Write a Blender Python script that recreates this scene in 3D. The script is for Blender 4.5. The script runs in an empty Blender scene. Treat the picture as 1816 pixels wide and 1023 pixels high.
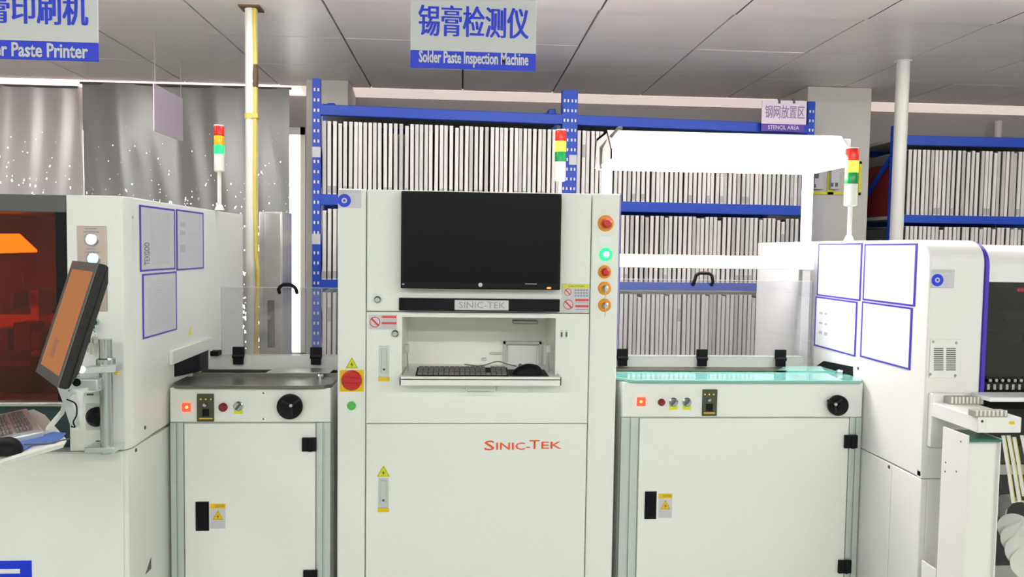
import bpy, bmesh, math, random
from mathutils import Vector, Matrix
random.seed(7)
SC = bpy.context.scene
COL = SC.collection
# ------------------------------------------------------------------ camera
F = 1350.0; CX, CY = 908.0, 511.5; ZC = 1.40; ROLL = 0.0145
vY = Vector(((820-CX)/F, (CY-440)/F, -1)).normalized()
vh = Vector((math.cos(ROLL), -math.sin(ROLL), 0))
vZ = vh.cross(vY).normalized()
vX = vY.cross(vZ).normalized()
cam = bpy.data.cameras.new('camera'); cam.sensor_width = 36; cam.lens = F/1816*36; cam.clip_start = 0.05
camo = bpy.data.objects.new('camera', cam); COL.objects.link(camo)
rot = Matrix(((vX.x, vX.y, vX.z), (vY.x, vY.y, vY.z), (vZ.x, vZ.y, vZ.z)))
camo.matrix_world = Matrix.Translation((0, 0, ZC)) @ rot.to_4x4()
SC.camera = camo
# ------------------------------------------------------------------ world, lamps, exposure
SC.view_settings.view_transform = 'Standard'; SC.view_settings.look = 'None'
SC.view_settings.gamma = 1; SC.view_settings.use_curve_mapping = False
SC.view_settings.exposure = 0.0
wd = bpy.data.worlds.new('daylight'); SC.world = wd; wd.use_nodes = True
wd.node_tree.nodes['Background'].inputs[0].default_value = (1.0, 0.93, 0.88, 1)
wd.node_tree.nodes['Background'].inputs[1].default_value = 7.0
CEIL = 2.45
LAMP_S = 39.0; LAMP_S2 = 28.0
LAMPS = [(x, y) for y in (2.62, -0.5, -2.0) for x in (-2.6, -1.0, 0.6, 2.2, 3.8)]

# ------------------------------------------------------------------ pixel helpers (photo pixel -> point on a plane of the room)
def ray(px, py):
    d = Vector(((px-CX)/F, -(py-CY)/F, -1))
    return Vector((d.dot(vX), d.dot(vY), d.dot(vZ)))
def W(px, py, Y):
    r = ray(px, py); t = Y/r.y
    return Vector((r.x*t, Y, ZC+r.z*t))
def WX(px, py, X):
    r = ray(px, py); t = X/r.x
    return Vector((X, r.y*t, ZC+r.z*t))
def R(x0, y0, x1, y1, Y):
    a = W(x0, (y0+y1)/2, Y).x; b = W(x1, (y0+y1)/2, Y).x
    c = W((x0+x1)/2, y1, Y).z; d = W((x0+x1)/2, y0, Y).z
    return a, b, c, d
# ------------------------------------------------------------------ materials
M = {}
def mat(name, col, rough=0.5, metal=0.0, emit=None, es=0.0, var=0.0, bump=0.0, scale=30, coat=0.0, spec=0.5):
    m = bpy.data.materials.new(name); m.use_nodes = True
    nt = m.node_tree; b = nt.nodes['Principled BSDF']
    b.inputs['Base Color'].default_value = (*col, 1); b.inputs['Roughness'].default_value = rough
    b.inputs['Metallic'].default_value = metal; b.inputs['Coat Weight'].default_value = coat
    b.inputs['Specular IOR Level'].default_value = spec
    if emit: b.inputs['Emission Color'].default_value = (*emit, 1); b.inputs['Emission Strength'].default_value = es
    if var or bump:
        tc = nt.nodes.new('ShaderNodeTexCoord'); nz = nt.nodes.new('ShaderNodeTexNoise')
        nz.inputs['Scale'].default_value = scale; nz.inputs['Detail'].default_value = 4
        nt.links.new(tc.outputs['Object'], nz.inputs['Vector'])
        if var:
            mx = nt.nodes.new('ShaderNodeMix'); mx.data_type = 'RGBA'
            mx.inputs['A'].default_value = (*[c*(1-var) for c in col], 1); mx.inputs['B'].default_value = (*[min(1, c*(1+var)) for c in col], 1)
            nt.links.new(nz.outputs['Fac'], mx.inputs['Factor']); nt.links.new(mx.outputs['Result'], b.inputs['Base Color'])
        if bump:
            bp = nt.nodes.new('ShaderNodeBump'); bp.inputs['Strength'].default_value = bump; bp.inputs['Distance'].default_value = 0.002
            nt.links.new(nz.outputs['Fac'], bp.inputs['Height']); nt.links.new(bp.outputs['Normal'], b.inputs['Normal'])
    M[name] = m; return m
mat('white_coat', (0.80, 0.82, 0.775), 0.38, var=0.02, bump=0.04, scale=60)
mat('white_coat_warm', (0.80, 0.785, 0.765), 0.4, var=0.02, bump=0.04, scale=60)
mat('grey_coat', (0.55, 0.58, 0.54), 0.45, var=0.03)
mat('bay_white', (0.88, 0.87, 0.83), 0.5, var=0.02)
mat('seam_dark', (0.10, 0.11, 0.09), 0.8)
mat('aluminium', (0.62, 0.68, 0.66), 0.35, 0.6, var=0.04)
mat('chrome', (0.55, 0.59, 0.59), 0.2, 1.0)
mat('steel_dark', (0.20, 0.20, 0.18), 0.28, 0.9, var=0.1, scale=8)
mat('steel', (0.55, 0.55, 0.52), 0.3, 0.9, var=0.05)
mat('steel_brushed', (0.50, 0.42, 0.38), 0.35, 0.85, var=0.08, scale=12)
mat('black', (0.010, 0.010, 0.012), 0.5, spec=0.12)
mat('black_gloss', (0.005, 0.005, 0.008), 0.2, spec=0.15)
mat('black_soft', (0.009, 0.009, 0.009), 0.7, var=0.2)
mat('dark_grey', (0.10, 0.10, 0.10), 0.5)
mat('key_grey', (0.16, 0.15, 0.14), 0.5)
mat('olive_plate', (0.06, 0.07, 0.04), 0.4)
mat('blue_paint', (0.0, 0.055, 0.50), 0.45, var=0.1)
mat('blue_sign', (0.0, 0.030, 0.66), 0.45)
mat('blue_trim', (0.06, 0.03, 0.45), 0.4)
mat('blue_mat', (0.07, 0.17, 0.55), 0.6)
mat('violet', (0.08, 0.02, 0.35), 0.4)
mat('violet_ink', (0.25, 0.17, 0.35), 0.6)
mat('sign_white', (0.62, 0.63, 0.63), 0.45)
mat('sign_lilac', (0.80, 0.70, 0.82), 0.5)
mat('paper', (0.58, 0.58, 0.62), 0.35)
mat('paper_white', (0.85, 0.85, 0.88), 0.3)
mat('ink_grey', (0.30, 0.30, 0.32), 0.7)
mat('ink_light', (0.50, 0.50, 0.52), 0.7)
mat('red', (0.55, 0.015, 0.012), 0.35)
mat('dark_red', (0.25, 0.02, 0.02), 0.35)
mat('red_print', (0.75, 0.07, 0.07), 0.5)
mat('orange_print', (0.75, 0.10, 0.03), 0.5)
mat('orange_ring', (0.85, 0.33, 0.01), 0.4)
mat('yellow', (0.80, 0.52, 0.0), 0.45)
mat('yellow_bright', (0.72, 0.72, 0.01), 0.45)
mat('yellow_cable', (0.62, 0.50, 0.10), 0.45, var=0.1)
mat('green_lens', (0.0, 0.25, 0.05), 0.25)
mat('green_led', (0.0, 0.5, 0.15), 0.3, emit=(0.05, 1.0, 0.35), es=0.8)
mat('green_core', (0.3, 0.9, 0.6), 0.3, emit=(0.3, 1.0, 0.6), es=2.0)
mat('green_button', (0.10, 0.50, 0.08), 0.35)
mat('green_lit', (0.0, 0.30, 0.08), 0.3, emit=(0.02, 1.0, 0.16), es=1.6)
mat('amber_lit', (0.5, 0.2, 0.02), 0.3, emit=(1.0, 0.42, 0.03), es=3.0)
mat('amber_lens', (0.75, 0.42, 0.01), 0.25)
mat('red_lens', (0.70, 0.02, 0.01), 0.25)
mat('red_lit', (0.9, 0.05, 0.03), 0.3, emit=(1.0, 0.03, 0.01), es=3.0)
mat('red_core', (1, 0.3, 0.1), 0.3, emit=(1.0, 0.25, 0.08), es=4.0)
mat('orange_led', (1, 0.2, 0.05), 0.3, emit=(1.0, 0.2, 0.03), es=2.5)
mat('white_led', (0.9, 0.9, 1), 0.3, emit=(0.9, 0.88, 1.0), es=0.9)
mat('lamp_diffuser', (0.9, 0.9, 0.9), 0.4, emit=(1.0, 0.95, 0.95), es=18.0)
mat('ceiling_diffuser', (0.9, 0.9, 0.9), 0.4, emit=(0.985, 1.0, 0.95), es=LAMP_S)
mat('ceiling_diffuser_far', (0.9, 0.9, 0.9), 0.4, emit=(1.0, 0.95, 0.92), es=LAMP_S2)
mat('interior_lamp', (0.9, 0.9, 0.9), 0.4, emit=(1.0, 0.9, 0.6), es=3.5)
mat('teal_key', (0.0, 0.16, 0.15), 0.3)
mat('green_glass', (0.20, 0.50, 0.44), 0.08, coat=0.5, spec=0.7)
mat('green_edge', (0.03, 0.16, 0.11), 0.3)
mat('ceiling_tile', (0.88, 0.815, 0.80), 0.36, var=0.05, scale=3, spec=0.5)
mat('ceiling_gap', (0.10, 0.09, 0.09), 0.8)
mat('trim_white', (0.85, 0.80, 0.76), 0.4)
mat('wall_grey', (0.30, 0.29, 0.29), 0.8, var=0.05)
mat('wall_cream', (0.62, 0.60, 0.56), 0.7, var=0.03)
mat('floor_green', (0.42, 0.46, 0.42), 0.3, var=0.08, scale=2)
mat('frame_a', (0.80, 0.78, 0.74), 0.42, 0.1)
mat('frame_b', (0.72, 0.71, 0.68), 0.42, 0.1)
mat('frame_c', (0.84, 0.80, 0.77), 0.42, 0.1)
mat('frame_d', (0.58, 0.56, 0.54), 0.42, 0.1)
mat('sheet_gap_shade', (0.075, 0.068, 0.045), 0.6)
mat('stencil_sheet', (0.35, 0.35, 0.33), 0.3, 0.8)
mat('tape_grey', (0.50, 0.49, 0.48), 0.5)
mat('brown', (0.12, 0.06, 0.03), 0.7)
mat('tube_white', (0.68, 0.68, 0.64), 0.4, var=0.04, scale=8)
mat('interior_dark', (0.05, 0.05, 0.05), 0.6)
mat('interior_grey', (0.35, 0.32, 0.28), 0.5)
mat('recess_dark', (0.02, 0.05, 0.055), 0.4)
mat('edge_blue', (0.30, 0.28, 0.75), 0.4)
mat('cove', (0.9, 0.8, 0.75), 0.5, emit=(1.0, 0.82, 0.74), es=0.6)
mat('trim_glow_bright', (0.9, 0.8, 0.75), 0.5, emit=(1.0, 0.80, 0.76), es=1.5)
mat('chamber_dark', (0.05, 0.04, 0.035), 0.5)
mat('pcb_green', (0.01, 0.10, 0.05), 0.4)
mat('cabinet_silver', (0.55, 0.53, 0.51), 0.22, 0.5, var=0.05)

def glassy(name, col, refl=0.10, rough=0.03, opac=0.0, body=(0.8, 0.8, 0.8)):
    m = bpy.data.materials.new(name); m.use_nodes = True; nt = m.node_tree
    for n in list(nt.nodes): nt.nodes.remove(n)
    out = nt.nodes.new('ShaderNodeOutputMaterial'); tr = nt.nodes.new('ShaderNodeBsdfTransparent')
    tr.inputs[0].default_value = (*col, 1)
    gl = nt.nodes.new('ShaderNodeBsdfGlossy'); gl.inputs['Roughness'].default_value = rough
    fr = nt.nodes.new('ShaderNodeFresnel'); fr.inputs[0].default_value = 1.45
    mm = nt.nodes.new('ShaderNodeMath'); mm.operation = 'MULTIPLY_ADD'; mm.inputs[1].default_value = 1.0; mm.inputs[2].default_value = refl
    mm.use_clamp = True
    mx = nt.nodes.new('ShaderNodeMixShader'); nt.links.new(fr.outputs[0], mm.inputs[0]); nt.links.new(mm.outputs[0], mx.inputs[0])
    first = tr
    if opac:
        df = nt.nodes.new('ShaderNodeBsdfDiffuse'); df.inputs[0].default_value = (*body, 1)
        m2 = nt.nodes.new('ShaderNodeMixShader'); m2.inputs[0].default_value = opac
        nt.links.new(tr.outputs[0], m2.inputs[1]); nt.links.new(df.outputs[0], m2.inputs[2]); first = m2
    nt.links.new(first.outputs[0], mx.inputs[1]); nt.links.new(gl.outputs[0], mx.inputs[2]); nt.links.new(mx.outputs[0], out.inputs[0])
    M[name] = m; return m
glassy('acrylic', (0.93, 0.93, 0.94), 0.02, 0.05, 0.035)
glassy('window_glass', (0.95, 0.97, 0.97), 0.0)
glassy('orange_acrylic', (1.0, 0.30, 0.02), 0.02, 0.03)
glassy('smoke_glass', (0.35, 0.37, 0.42), 0.05, 0.03)

def curtain_mat(name, col, holes, trans):
    m = bpy.data.materials.new(name); m.use_nodes = True; nt = m.node_tree
    b = nt.nodes['Principled BSDF']; b.inputs['Base Color'].default_value = (*col, 1); b.inputs['Roughness'].default_value = 0.32
    b.inputs['Metallic'].default_value = 0.35
    out = nt.nodes['Material Output']
    tc = nt.nodes.new('ShaderNodeTexCoord'); mp = nt.nodes.new('ShaderNodeMapping'); mp.inputs['Scale'].default_value = (62, 62, 30)
    mp.inputs['Rotation'].default_value = (0, 0.95, 0)
    nz = nt.nodes.new('ShaderNodeTexNoise'); nz.inputs['Detail'].default_value = 1.5; nz.inputs['Scale'].default_value = 1.2
    nt.links.new(tc.outputs['Object'], mp.inputs[0]); nt.links.new(mp.outputs[0], nz.inputs['Vector'])
    big = nt.nodes.new('ShaderNodeTexNoise'); big.inputs['Scale'].default_value = 1.3; nt.links.new(tc.outputs['Object'], big.inputs['Vector'])
    sx = nt.nodes.new('ShaderNodeSeparateXYZ'); nt.links.new(tc.outputs['Object'], sx.inputs[0])
    # worn pinholes get commoner lower down the sheet
    ma = nt.nodes.new('ShaderNodeMath'); ma.operation = 'MULTIPLY_ADD'; ma.inputs[1].default_value = -0.13; ma.inputs[2].default_value = -holes+0.13*1.75
    nt.links.new(sx.outputs['Z'], ma.inputs[0])
    mb = nt.nodes.new('ShaderNodeMath'); mb.operation = 'ADD'; nt.links.new(nz.outputs['Fac'], mb.inputs[0]); nt.links.new(ma.outputs[0], mb.inputs[1])
    gt = nt.nodes.new('ShaderNodeMath'); gt.operation = 'GREATER_THAN'; gt.inputs[1].default_value = 0.0; nt.links.new(mb.outputs[0], gt.inputs[0])
    t = nt.nodes.new('ShaderNodeBsdfTransparent')
    tl = nt.nodes.new('ShaderNodeBsdfTranslucent'); tl.inputs[0].default_value = (0.8, 0.72, 0.72, 1)
    m1 = nt.nodes.new('ShaderNodeMixShader'); m1.inputs[0].default_value = trans
    nt.links.new(b.outputs[0], m1.inputs[1]); nt.links.new(tl.outputs[0], m1.inputs[2])
    m2 = nt.nodes.new('ShaderNodeMixShader'); nt.links.new(gt.outputs[0], m2.inputs[0])
    nt.links.new(m1.outputs[0], m2.inputs[1]); nt.links.new(t.outputs[0], m2.inputs[2]); nt.links.new(m2.outputs[0], out.inputs[0])
    M[name] = m
curtain_mat('curtain_light', (0.50, 0.47, 0.48), 0.745, 0.07)
curtain_mat('curtain_dark', (0.30, 0.30, 0.30), 0.765, 0.018)

# ------------------------------------------------------------------ mesh builder
class MB:
    def __init__(s): s.v = []; s.f = []
    def add(s, vs, fs):
        n = len(s.v); s.v += [Vector(v) for v in vs]; s.f += [[i+n for i in f] for f in fs]; return s
    def box(s, x0, x1, y0, y1, z0, z1):
        if x0 > x1: x0, x1 = x1, x0
        if y0 > y1: y0, y1 = y1, y0
        if z0 > z1: z0, z1 = z1, z0
        return s.add([(x0,y0,z0),(x1,y0,z0),(x1,y1,z0),(x0,y1,z0),(x0,y0,z1),(x1,y0,z1),(x1,y1,z1),(x0,y1,z1)],
                     [(0,3,2,1),(4,5,6,7),(0,1,5,4),(1,2,6,5),(2,3,7,6),(3,0,4,7)])
    def rect(s, px, Y, th):              # pixel rectangle standing on plane y=Y, th towards the viewer
        a, b, c, d = R(*px, Y); return s.box(a, b, Y-th, Y, c, d)
    def hexa(s, p):                       # 8 free corners in box() order
        return s.add(p, [(0,3,2,1),(4,5,6,7),(0,1,5,4),(1,2,6,5),(2,3,7,6),(3,0,4,7)])
    def frustum(s, p0, p1, r0, r1=None, n=20, caps=True):
        p0 = Vector(p0); p1 = Vector(p1); r1 = r0 if r1 is None else r1
        d = (p1-p0).normalized(); a = d.orthogonal().normalized(); b = d.cross(a)
        vs = [p0+(a*math.cos(t)+b*math.sin(t))*r0 for t in [2*math.pi*i/n for i in range(n)]]
        vs += [p1+(a*math.cos(t)+b*math.sin(t))*r1 for t in [2*math.pi*i/n for i in range(n)]]
        fs = [(i, (i+1) % n, n+(i+1) % n, n+i) for i in range(n)]
        if caps: fs += [tuple(range(n-1, -1, -1)), tuple(range(n, 2*n))]
        return s.add(vs, fs)
    def lathe(s, c, axis, prof, n=24):   # prof: list (dist along axis, radius)
        c = Vector(c); d = Vector(axis).normalized(); a = d.orthogonal().normalized(); b = d.cross(a); vs = []
        for h, r in prof:
            for i in range(n):
                t = 2*math.pi*i/n; vs.append(c+d*h+(a*math.cos(t)+b*math.sin(t))*max(r, 1e-5))
        fs = []
        for k in range(len(prof)-1):
            for i in range(n):
                fs.append((k*n+i, k*n+(i+1) % n, (k+1)*n+(i+1) % n, (k+1)*n+i))
        fs += [tuple(range(n-1, -1, -1)), tuple(range((len(prof)-1)*n, len(prof)*n))]
        return s.add(vs, fs)
    def prism(s, pts, d):                 # polygon pts (3D) extruded by vector d
        pts = [Vector(p) for p in pts]; d = Vector(d); n = len(pts)
        return s.add(pts+[p+d for p in pts], [tuple(range(n)), tuple(range(2*n-1, n-1, -1))]+[((i+1) % n, i, n+i, n+(i+1) % n) for i in range(n)])
    def tube(s, pts, r, n=8, smooth=0):
        pts = [Vector(p) for p in pts]
        if smooth:
            q = []
            for i in range(len(pts)-1):
                p0 = pts[max(i-1, 0)]; p1 = pts[i]; p2 = pts[i+1]; p3 = pts[min(i+2, len(pts)-1)]
                for k in range(smooth):
                    t = k/smooth
                    q.append(0.5*((2*p1)+(p2-p0)*t+(2*p0-5*p1+4*p2-p3)*t*t+(3*p1-p0-3*p2+p3)*t**3))
            q.append(pts[-1]); pts = q
        vs = []; a = None
        for i, p in enumerate(pts):
            d = (pts[min(i+1, len(pts)-1)]-pts[max(i-1, 0)]).normalized()
            a = d.orthogonal().normalized() if a is None else (a-d*a.dot(d)).normalized()
            b = d.cross(a)
            vs += [p+(a*math.cos(2*math.pi*k/n)+b*math.sin(2*math.pi*k/n))*r for k in range(n)]
        fs = []
        for i in range(len(pts)-1):
            fs += [(i*n+k, i*n+(k+1) % n, (i+1)*n+(k+1) % n, (i+1)*n+k) for k in range(n)]
        fs += [tuple(range(n-1, -1, -1)), tuple(range((len(pts)-1)*n, len(pts)*n))]
        return s.add(vs, fs)
    def ribbon(s, pts, w, t):             # flat strip: pts centre line, w half width vector, t thickness vector
        w = Vector(w); t = Vector(t); n = len(pts); vs = []
        for p in pts:
            p = Vector(p); vs += [p-w, p+w, p+w+t, p-w+t]
        fs = []
        for i in range(n-1):
            for k in range(4): fs.append((i*4+k, i*4+(k+1) % 4, (i+1)*4+(k+1) % 4, (i+1)*4+k))
        fs += [(3, 2, 1, 0), ((n-1)*4, (n-1)*4+1, (n-1)*4+2, (n-1)*4+3)]
        return s.add(vs, fs)
def fin(me):
    me.update()
    bm = bmesh.new(); bm.from_mesh(me); bmesh.ops.recalc_face_normals(bm, faces=bm.faces); bm.to_mesh(me); bm.free()
    for p in me.polygons: p.use_smooth = True
    me.set_sharp_from_angle(angle=math.radians(35))
def obj(name, mb, m, parent=None, bevel=0.0, local=False, seg=2):
    """link the collected shapes as ONE mesh object (vertices given in world space unless local)"""
    me = bpy.data.meshes.new(name)
    vs = mb.v
    if parent is not None and not local:
        inv = world(parent).inverted(); vs = [inv @ v for v in vs]
    org = None
    if parent is None:
        xs = [v.x for v in vs]; ys = [v.y for v in vs]; zs = [v.z for v in vs]
        org = Vector(((min(xs)+max(xs))/2, (min(ys)+max(ys))/2, min(zs))); vs = [v-org for v in vs]
    me.from_pydata([tuple(v) for v in vs], [], mb.f)
    me.materials.append(M[m]); fin(me)
    o = bpy.data.objects.new(name, me); COL.objects.link(o)
    if org is not None: o.location = org
    if parent is not None: o.parent = parent
    if bevel:
        b = o.modifiers.new('bevel', 'BEVEL'); b.width = bevel; b.segments = seg; b.limit_method = 'ANGLE'; b.angle_limit = math.radians(40)
    return o
def world(o):
    m = Matrix.Translation(o.location) @ o.rotation_euler.to_matrix().to_4x4()
    return world(o.parent) @ m if o.parent else m
def thing(name, label, cat, loc=(0, 0, 0), rz=0, group=None):
    o = bpy.data.objects.new(name, None); o.empty_display_size = 0.1; COL.objects.link(o)
    o.location = loc; o.rotation_euler = (0, 0, rz); o['label'] = label; o['category'] = cat
    if group: o['group'] = group
    return o
def tag(o, label, cat, group=None):
    o['label'] = label; o['category'] = cat
    if group: o['group'] = group
    return o
def struct(o): o['kind'] = 'structure'; return o
def lab(o, s): o['label'] = s; return o
def stuff(o): o['kind'] = 'stuff'; return o

def text(name, s, p0, p1, p2, m, parent, bold=0.0, depth=0.0004, heavy=0.0):
    """flat lettering; p0 bottom-left, p1 bottom-right, p2 top-left corners of its box in the world"""
    cu = bpy.data.curves.new('t', 'FONT'); cu.body = s; cu.size = 1; cu.resolution_u = 2; cu.offset = bold
    t = bpy.data.objects.new('t', cu); COL.objects.link(t)
    dg = bpy.context.evaluated_depsgraph_get(); dg.update()
    me = bpy.data.meshes.new_from_object(t.evaluated_get(dg))
    bpy.data.objects.remove(t); bpy.data.curves.remove(cu)
    xs = [v.co.x for v in me.vertices]; ys = [v.co.y for v in me.vertices]
    x0, x1, y0, y1 = min(xs), max(xs), min(ys), max(ys)
    p0, p1, p2 = Vector(p0), Vector(p1), Vector(p2); u = p1-p0; w = p2-p0; nn = u.cross(w).normalized()
    inv = world(parent).inverted()
    for v in me.vertices:
        v.co = inv @ (p0+u*((v.co.x-x0)/(x1-x0))+w*((v.co.y-y0)/(y1-y0))+nn*depth)
    if heavy:
        du = u*heavy; dw = w*heavy*.5; L = inv.to_3x3()
        bm = bmesh.new()
        for a_, b_ in ((-1, 0), (1, 0), (0, 1), (0, -1), (0, 0)):
            k = len(bm.verts); bm.from_mesh(me); bm.verts.ensure_lookup_table()
            for v in bm.verts[k:]: v.co += L @ (du*a_+dw*b_)+(L @ nn)*1e-5*(a_+2*b_)
        bm.to_mesh(me); bm.free()
    me.materials.clear(); me.materials.append(M[m]); me.name = name
    o = bpy.data.objects.new(name, me); COL.objects.link(o); o.parent = parent
    return o
def textr(name, s, px, Y, m, parent, bold=0.0, heavy=0.0):
    a, b, c, d = R(*px, Y)
    return text(name, s, (a, Y, c), (b, Y, c), (a, Y, d), m, parent, bold, heavy=heavy)
def disc(px, py, Y, r, th, n=24):
    c = W(px, py, Y); return MB().frustum((c.x, Y, c.z), (c.x, Y-th, c.z), r, n=n)
def dome(px, py, Y, r, h):
    c = W(px, py, Y); return MB().lathe((c.x, Y, c.z), (0, -1, 0), [(0, r), (h*0.4, r), (h*0.8, r*0.8), (h, r*0.4)])
def hl(px, py, Y): return W(px, py, Y)

# ================================================================== THE SETTING
WB = 5.30; XL, XR, YF = -4.2, 5.2, -3.2
struct(obj('floor', MB().box(XL, XR, YF, WB+0.15, -0.1, 0), 'floor_green'))
ceil = struct(obj('ceiling', MB().box(XL, XR, YF, 3.34, CEIL-0.005, CEIL+0.1).box(XL, XR, 3.34, WB+0.15, CEIL+0.012, CEIL+0.1), 'ceiling_gap'))
cm = bpy.data.meshes.new('tile')
def tile_mesh():
    mb = MB(); a, b = 0.295, 0.2958; h = 0.012
    vs = [(-a, -b, 0), (a, -b, 0), (a, b, 0), (-a, b, 0), (-a-.0, -b, h), (a, -b, h), (a, b, h), (-a, b, h)]
    mb.hexa([Vector(v) for v in vs]); me = bpy.data.meshes.new('tile'); me.from_pydata([tuple(v) for v in mb.v], [], mb.f)
    me.materials.append(M['ceiling_tile']); fin(me); return me
tme = tile_mesh()
first = True
for j in range(-1, 3):
    for k in range(-4, 10):
        x = -1.21+0.6*k+0.3; y = 3.35+0.6*j+0.3
        if x < XL+0.3 or x > XR-0.3: continue
        if j == -1: y = 3.35-0.3
        o = bpy.data.objects.new('tile', tme); COL.objects.link(o); o.parent = ceil
        o.location = Vector((x, y, CEIL-(0.006 if j == -1 else 0)+random.uniform(-.0008, .0008)))-ceil.location
        o.rotation_euler = (random.uniform(-.002, .002), random.uniform(-.002, .002), 0)
XW0 = W(541, 400, WB).x; WZ0, WZ1 = 0.6, W(530, 224, WB).z
def wall_box(*a): return MB().box(*a)
V0, V1, VZ0, VZ1 = 0.3, 2.0, 0.5, 1.32
wb = MB().box(XL, XW0, WB, WB+0.15, 0, WZ0).box(XL, XW0, WB, WB+0.15, WZ1, CEIL+0.012).box(XW0, V0, WB, WB+0.15, 0, CEIL+0.012).box(V1, XR, WB, WB+0.15, 0, CEIL+0.012).box(V0, V1, WB, WB+0.15, 0, VZ0).box(V0, V1, WB, WB+0.15, VZ1, CEIL+0.012).box(XL, -3.9, WB, WB+0.15, WZ0, WZ1)
struct(obj('wall_back', wb, 'wall_grey'))
struct(obj('wall_left', MB().box(XL-0.15, XL, YF, WB+0.15, 0, CEIL+0.1), 'wall_cream'))
struct(obj('wall_right', MB().box(XR, XR+0.15, YF, WB+0.15, 0, CEIL+0.1), 'wall_cream'))
struct(obj('wall_front', MB().box(XL, XR, YF-0.15, YF, 0, CEIL+0.1), 'wall_cream'))
wpt = W(140, 190, 5.2).x
wf = MB().box(-3.9, XW0, WB+0.04, WB+0.09, WZ0, WZ0+0.06).box(-3.9, XW0, WB+0.04, WB+0.09, WZ1-0.05, WZ1)
for x in (-3.87, -3.2, -2.5, -1.8, XW0-0.02): wf.box(x-0.02, x+0.02, WB+0.04, WB+0.09, WZ0, WZ1)
win = struct(obj('window_1', wf, 'trim_white'))
obj('pane', MB().box(-3.9, XW0, WB+0.062, WB+0.066, WZ0, WZ1), 'window_glass', win)
wf = MB().box(V0, V1, WB+.04, WB+.09, VZ0, VZ0+.04).box(V0, V1, WB+.04, WB+.09, VZ1-.04, VZ1)
for x in (V0+.02, 1.15, V1-.02): wf.box(x-.02, x+.02, WB+.04, WB+.09, VZ0, VZ1)
win2 = struct(obj('window_2', wf, 'trim_white'))
obj('pane', MB().box(V0, V1, WB+0.062, WB+0.066, VZ0, VZ1), 'window_glass', win2)
# trim between tile field and back wall; added glow stands for light on it
for n_, (u0, u1, mm) in enumerate(((XL, XW0, 'trim_glow_bright'), (XW0, XR, 'cove'))):
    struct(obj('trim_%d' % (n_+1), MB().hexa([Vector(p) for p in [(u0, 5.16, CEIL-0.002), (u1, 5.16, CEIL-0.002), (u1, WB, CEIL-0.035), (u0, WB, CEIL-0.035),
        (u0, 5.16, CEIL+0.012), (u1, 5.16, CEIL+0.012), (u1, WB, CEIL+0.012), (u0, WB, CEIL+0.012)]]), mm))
# batten lamps hung under the ceiling over the aisle, above and behind the viewer
lampproto = None
for i, (lx, ly) in enumerate(LAMPS):
    t = thing('ceiling_light', 'white batten lamp on the ceiling over the aisle, out of frame', 'ceiling light', (lx, ly, CEIL-0.055), 0, 'aisle batten lamps')
    if lampproto is None:
        a = obj('housing', MB().box(-.60, .60, -.05, .05, 0.03, .055), 'trim_white', t, local=True)
        b = obj('diffuser', MB().box(-.59, .59, -.045, .045, -0.02, .03), 'ceiling_diffuser_far', t, local=True)
        near_mesh = b.data.copy(); near_mesh.materials[0] = M['ceiling_diffuser']
        lampproto = (a, b)
    else:
        for p in lampproto:
            c = p.copy(); COL.objects.link(c); c.parent = t
            if ly < 2 and p.name.startswith('diffuser'): c.data = near_mesh
# columns at the back wall
ca = W(543, 300, 4.95).x; cb = W(617, 300, 4.95).x
struct(obj('wall_column_1', MB().box(ca, cb, 4.95, WB, 0, CEIL), 'wall_cream', bevel=0.004)); bpy.data.objects['wall_column_1'].name = 'wall_column_left'
ra = W(1428, 300, 4.72).x; rb = W(1541, 300, 4.72).x
struct(obj('wall_column_right', MB().box(ra, rb, 4.72, WB, 0, CEIL-0.001), 'wall_cream', bevel=0.004))

# ================================================================== CURTAINS
def curtain(name, px0, px1, m, label, seed, top=152, gather=0):
    rnd = random.Random(seed); x0 = W(px0, 300, 5.1).x; x1 = W(px1, 300, 5.1).x; n = 90; rows = 14
    z1 = W((px0+px1)/2, top, 5.1).z; z0 = 0.35
    ph = [(rnd.uniform(3, 9), rnd.uniform(0, 6), rnd.uniform(.008, .02)) for _ in range(4)]+[(rnd.uniform(16, 30), rnd.uniform(0, 6), .005) for _ in range(3)]
    vs = []; fs = []
    for j in range(rows+1):
        v = j/rows; z = z1+(z0-z1)*v
        for i in range(n+1):
            u = i/n; x = x0+(x1-x0)*u+gather*v*(1-v)*u*1.3
            y = 5.1
            for fr, p, a in ph: y += a*math.sin(fr*(x*1.3+0.35*v*math.sin(p*3))+p)*(0.5+v)
            vs.append((x, y, z))
    for j in range(rows):
        for i in range(n): fs.append((j*(n+1)+i, j*(n+1)+i+1, (j+1)*(n+1)+i+1, (j+1)*(n+1)+i))
    t = thing(name, label, 'curtain', ((x0+x1)/2, 5.1, z0))
    mb = MB(); mb.add(vs, fs); o = obj('sheet', mb, m, t)
    rail = MB().frustum((x0-0.01, 5.1, z1+0.0), (x1+0.01, 5.1, z1+0.0), 0.008, n=8); obj('rail', rail, 'dark_grey', t)
    return t
curtain('window_curtain', -60, 137, 'curtain_light', 'pinkish silver plastic curtain with pinholes, leftmost over the window', 3, gather=0.12)
curtain('window_curtain', 147, 514, 'curtain_dark', 'wide dark grey plastic curtain with pinholes behind the green signal tower', 5)
a, b, c, d = R(132, 158, 146, 700, 5.22)
tag(obj('window_post', MB().box(a, b, 5.21, 5.25, 0, CEIL-0.03), 'wall_cream'), 'cream post between the two plastic curtains', 'post')

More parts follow.
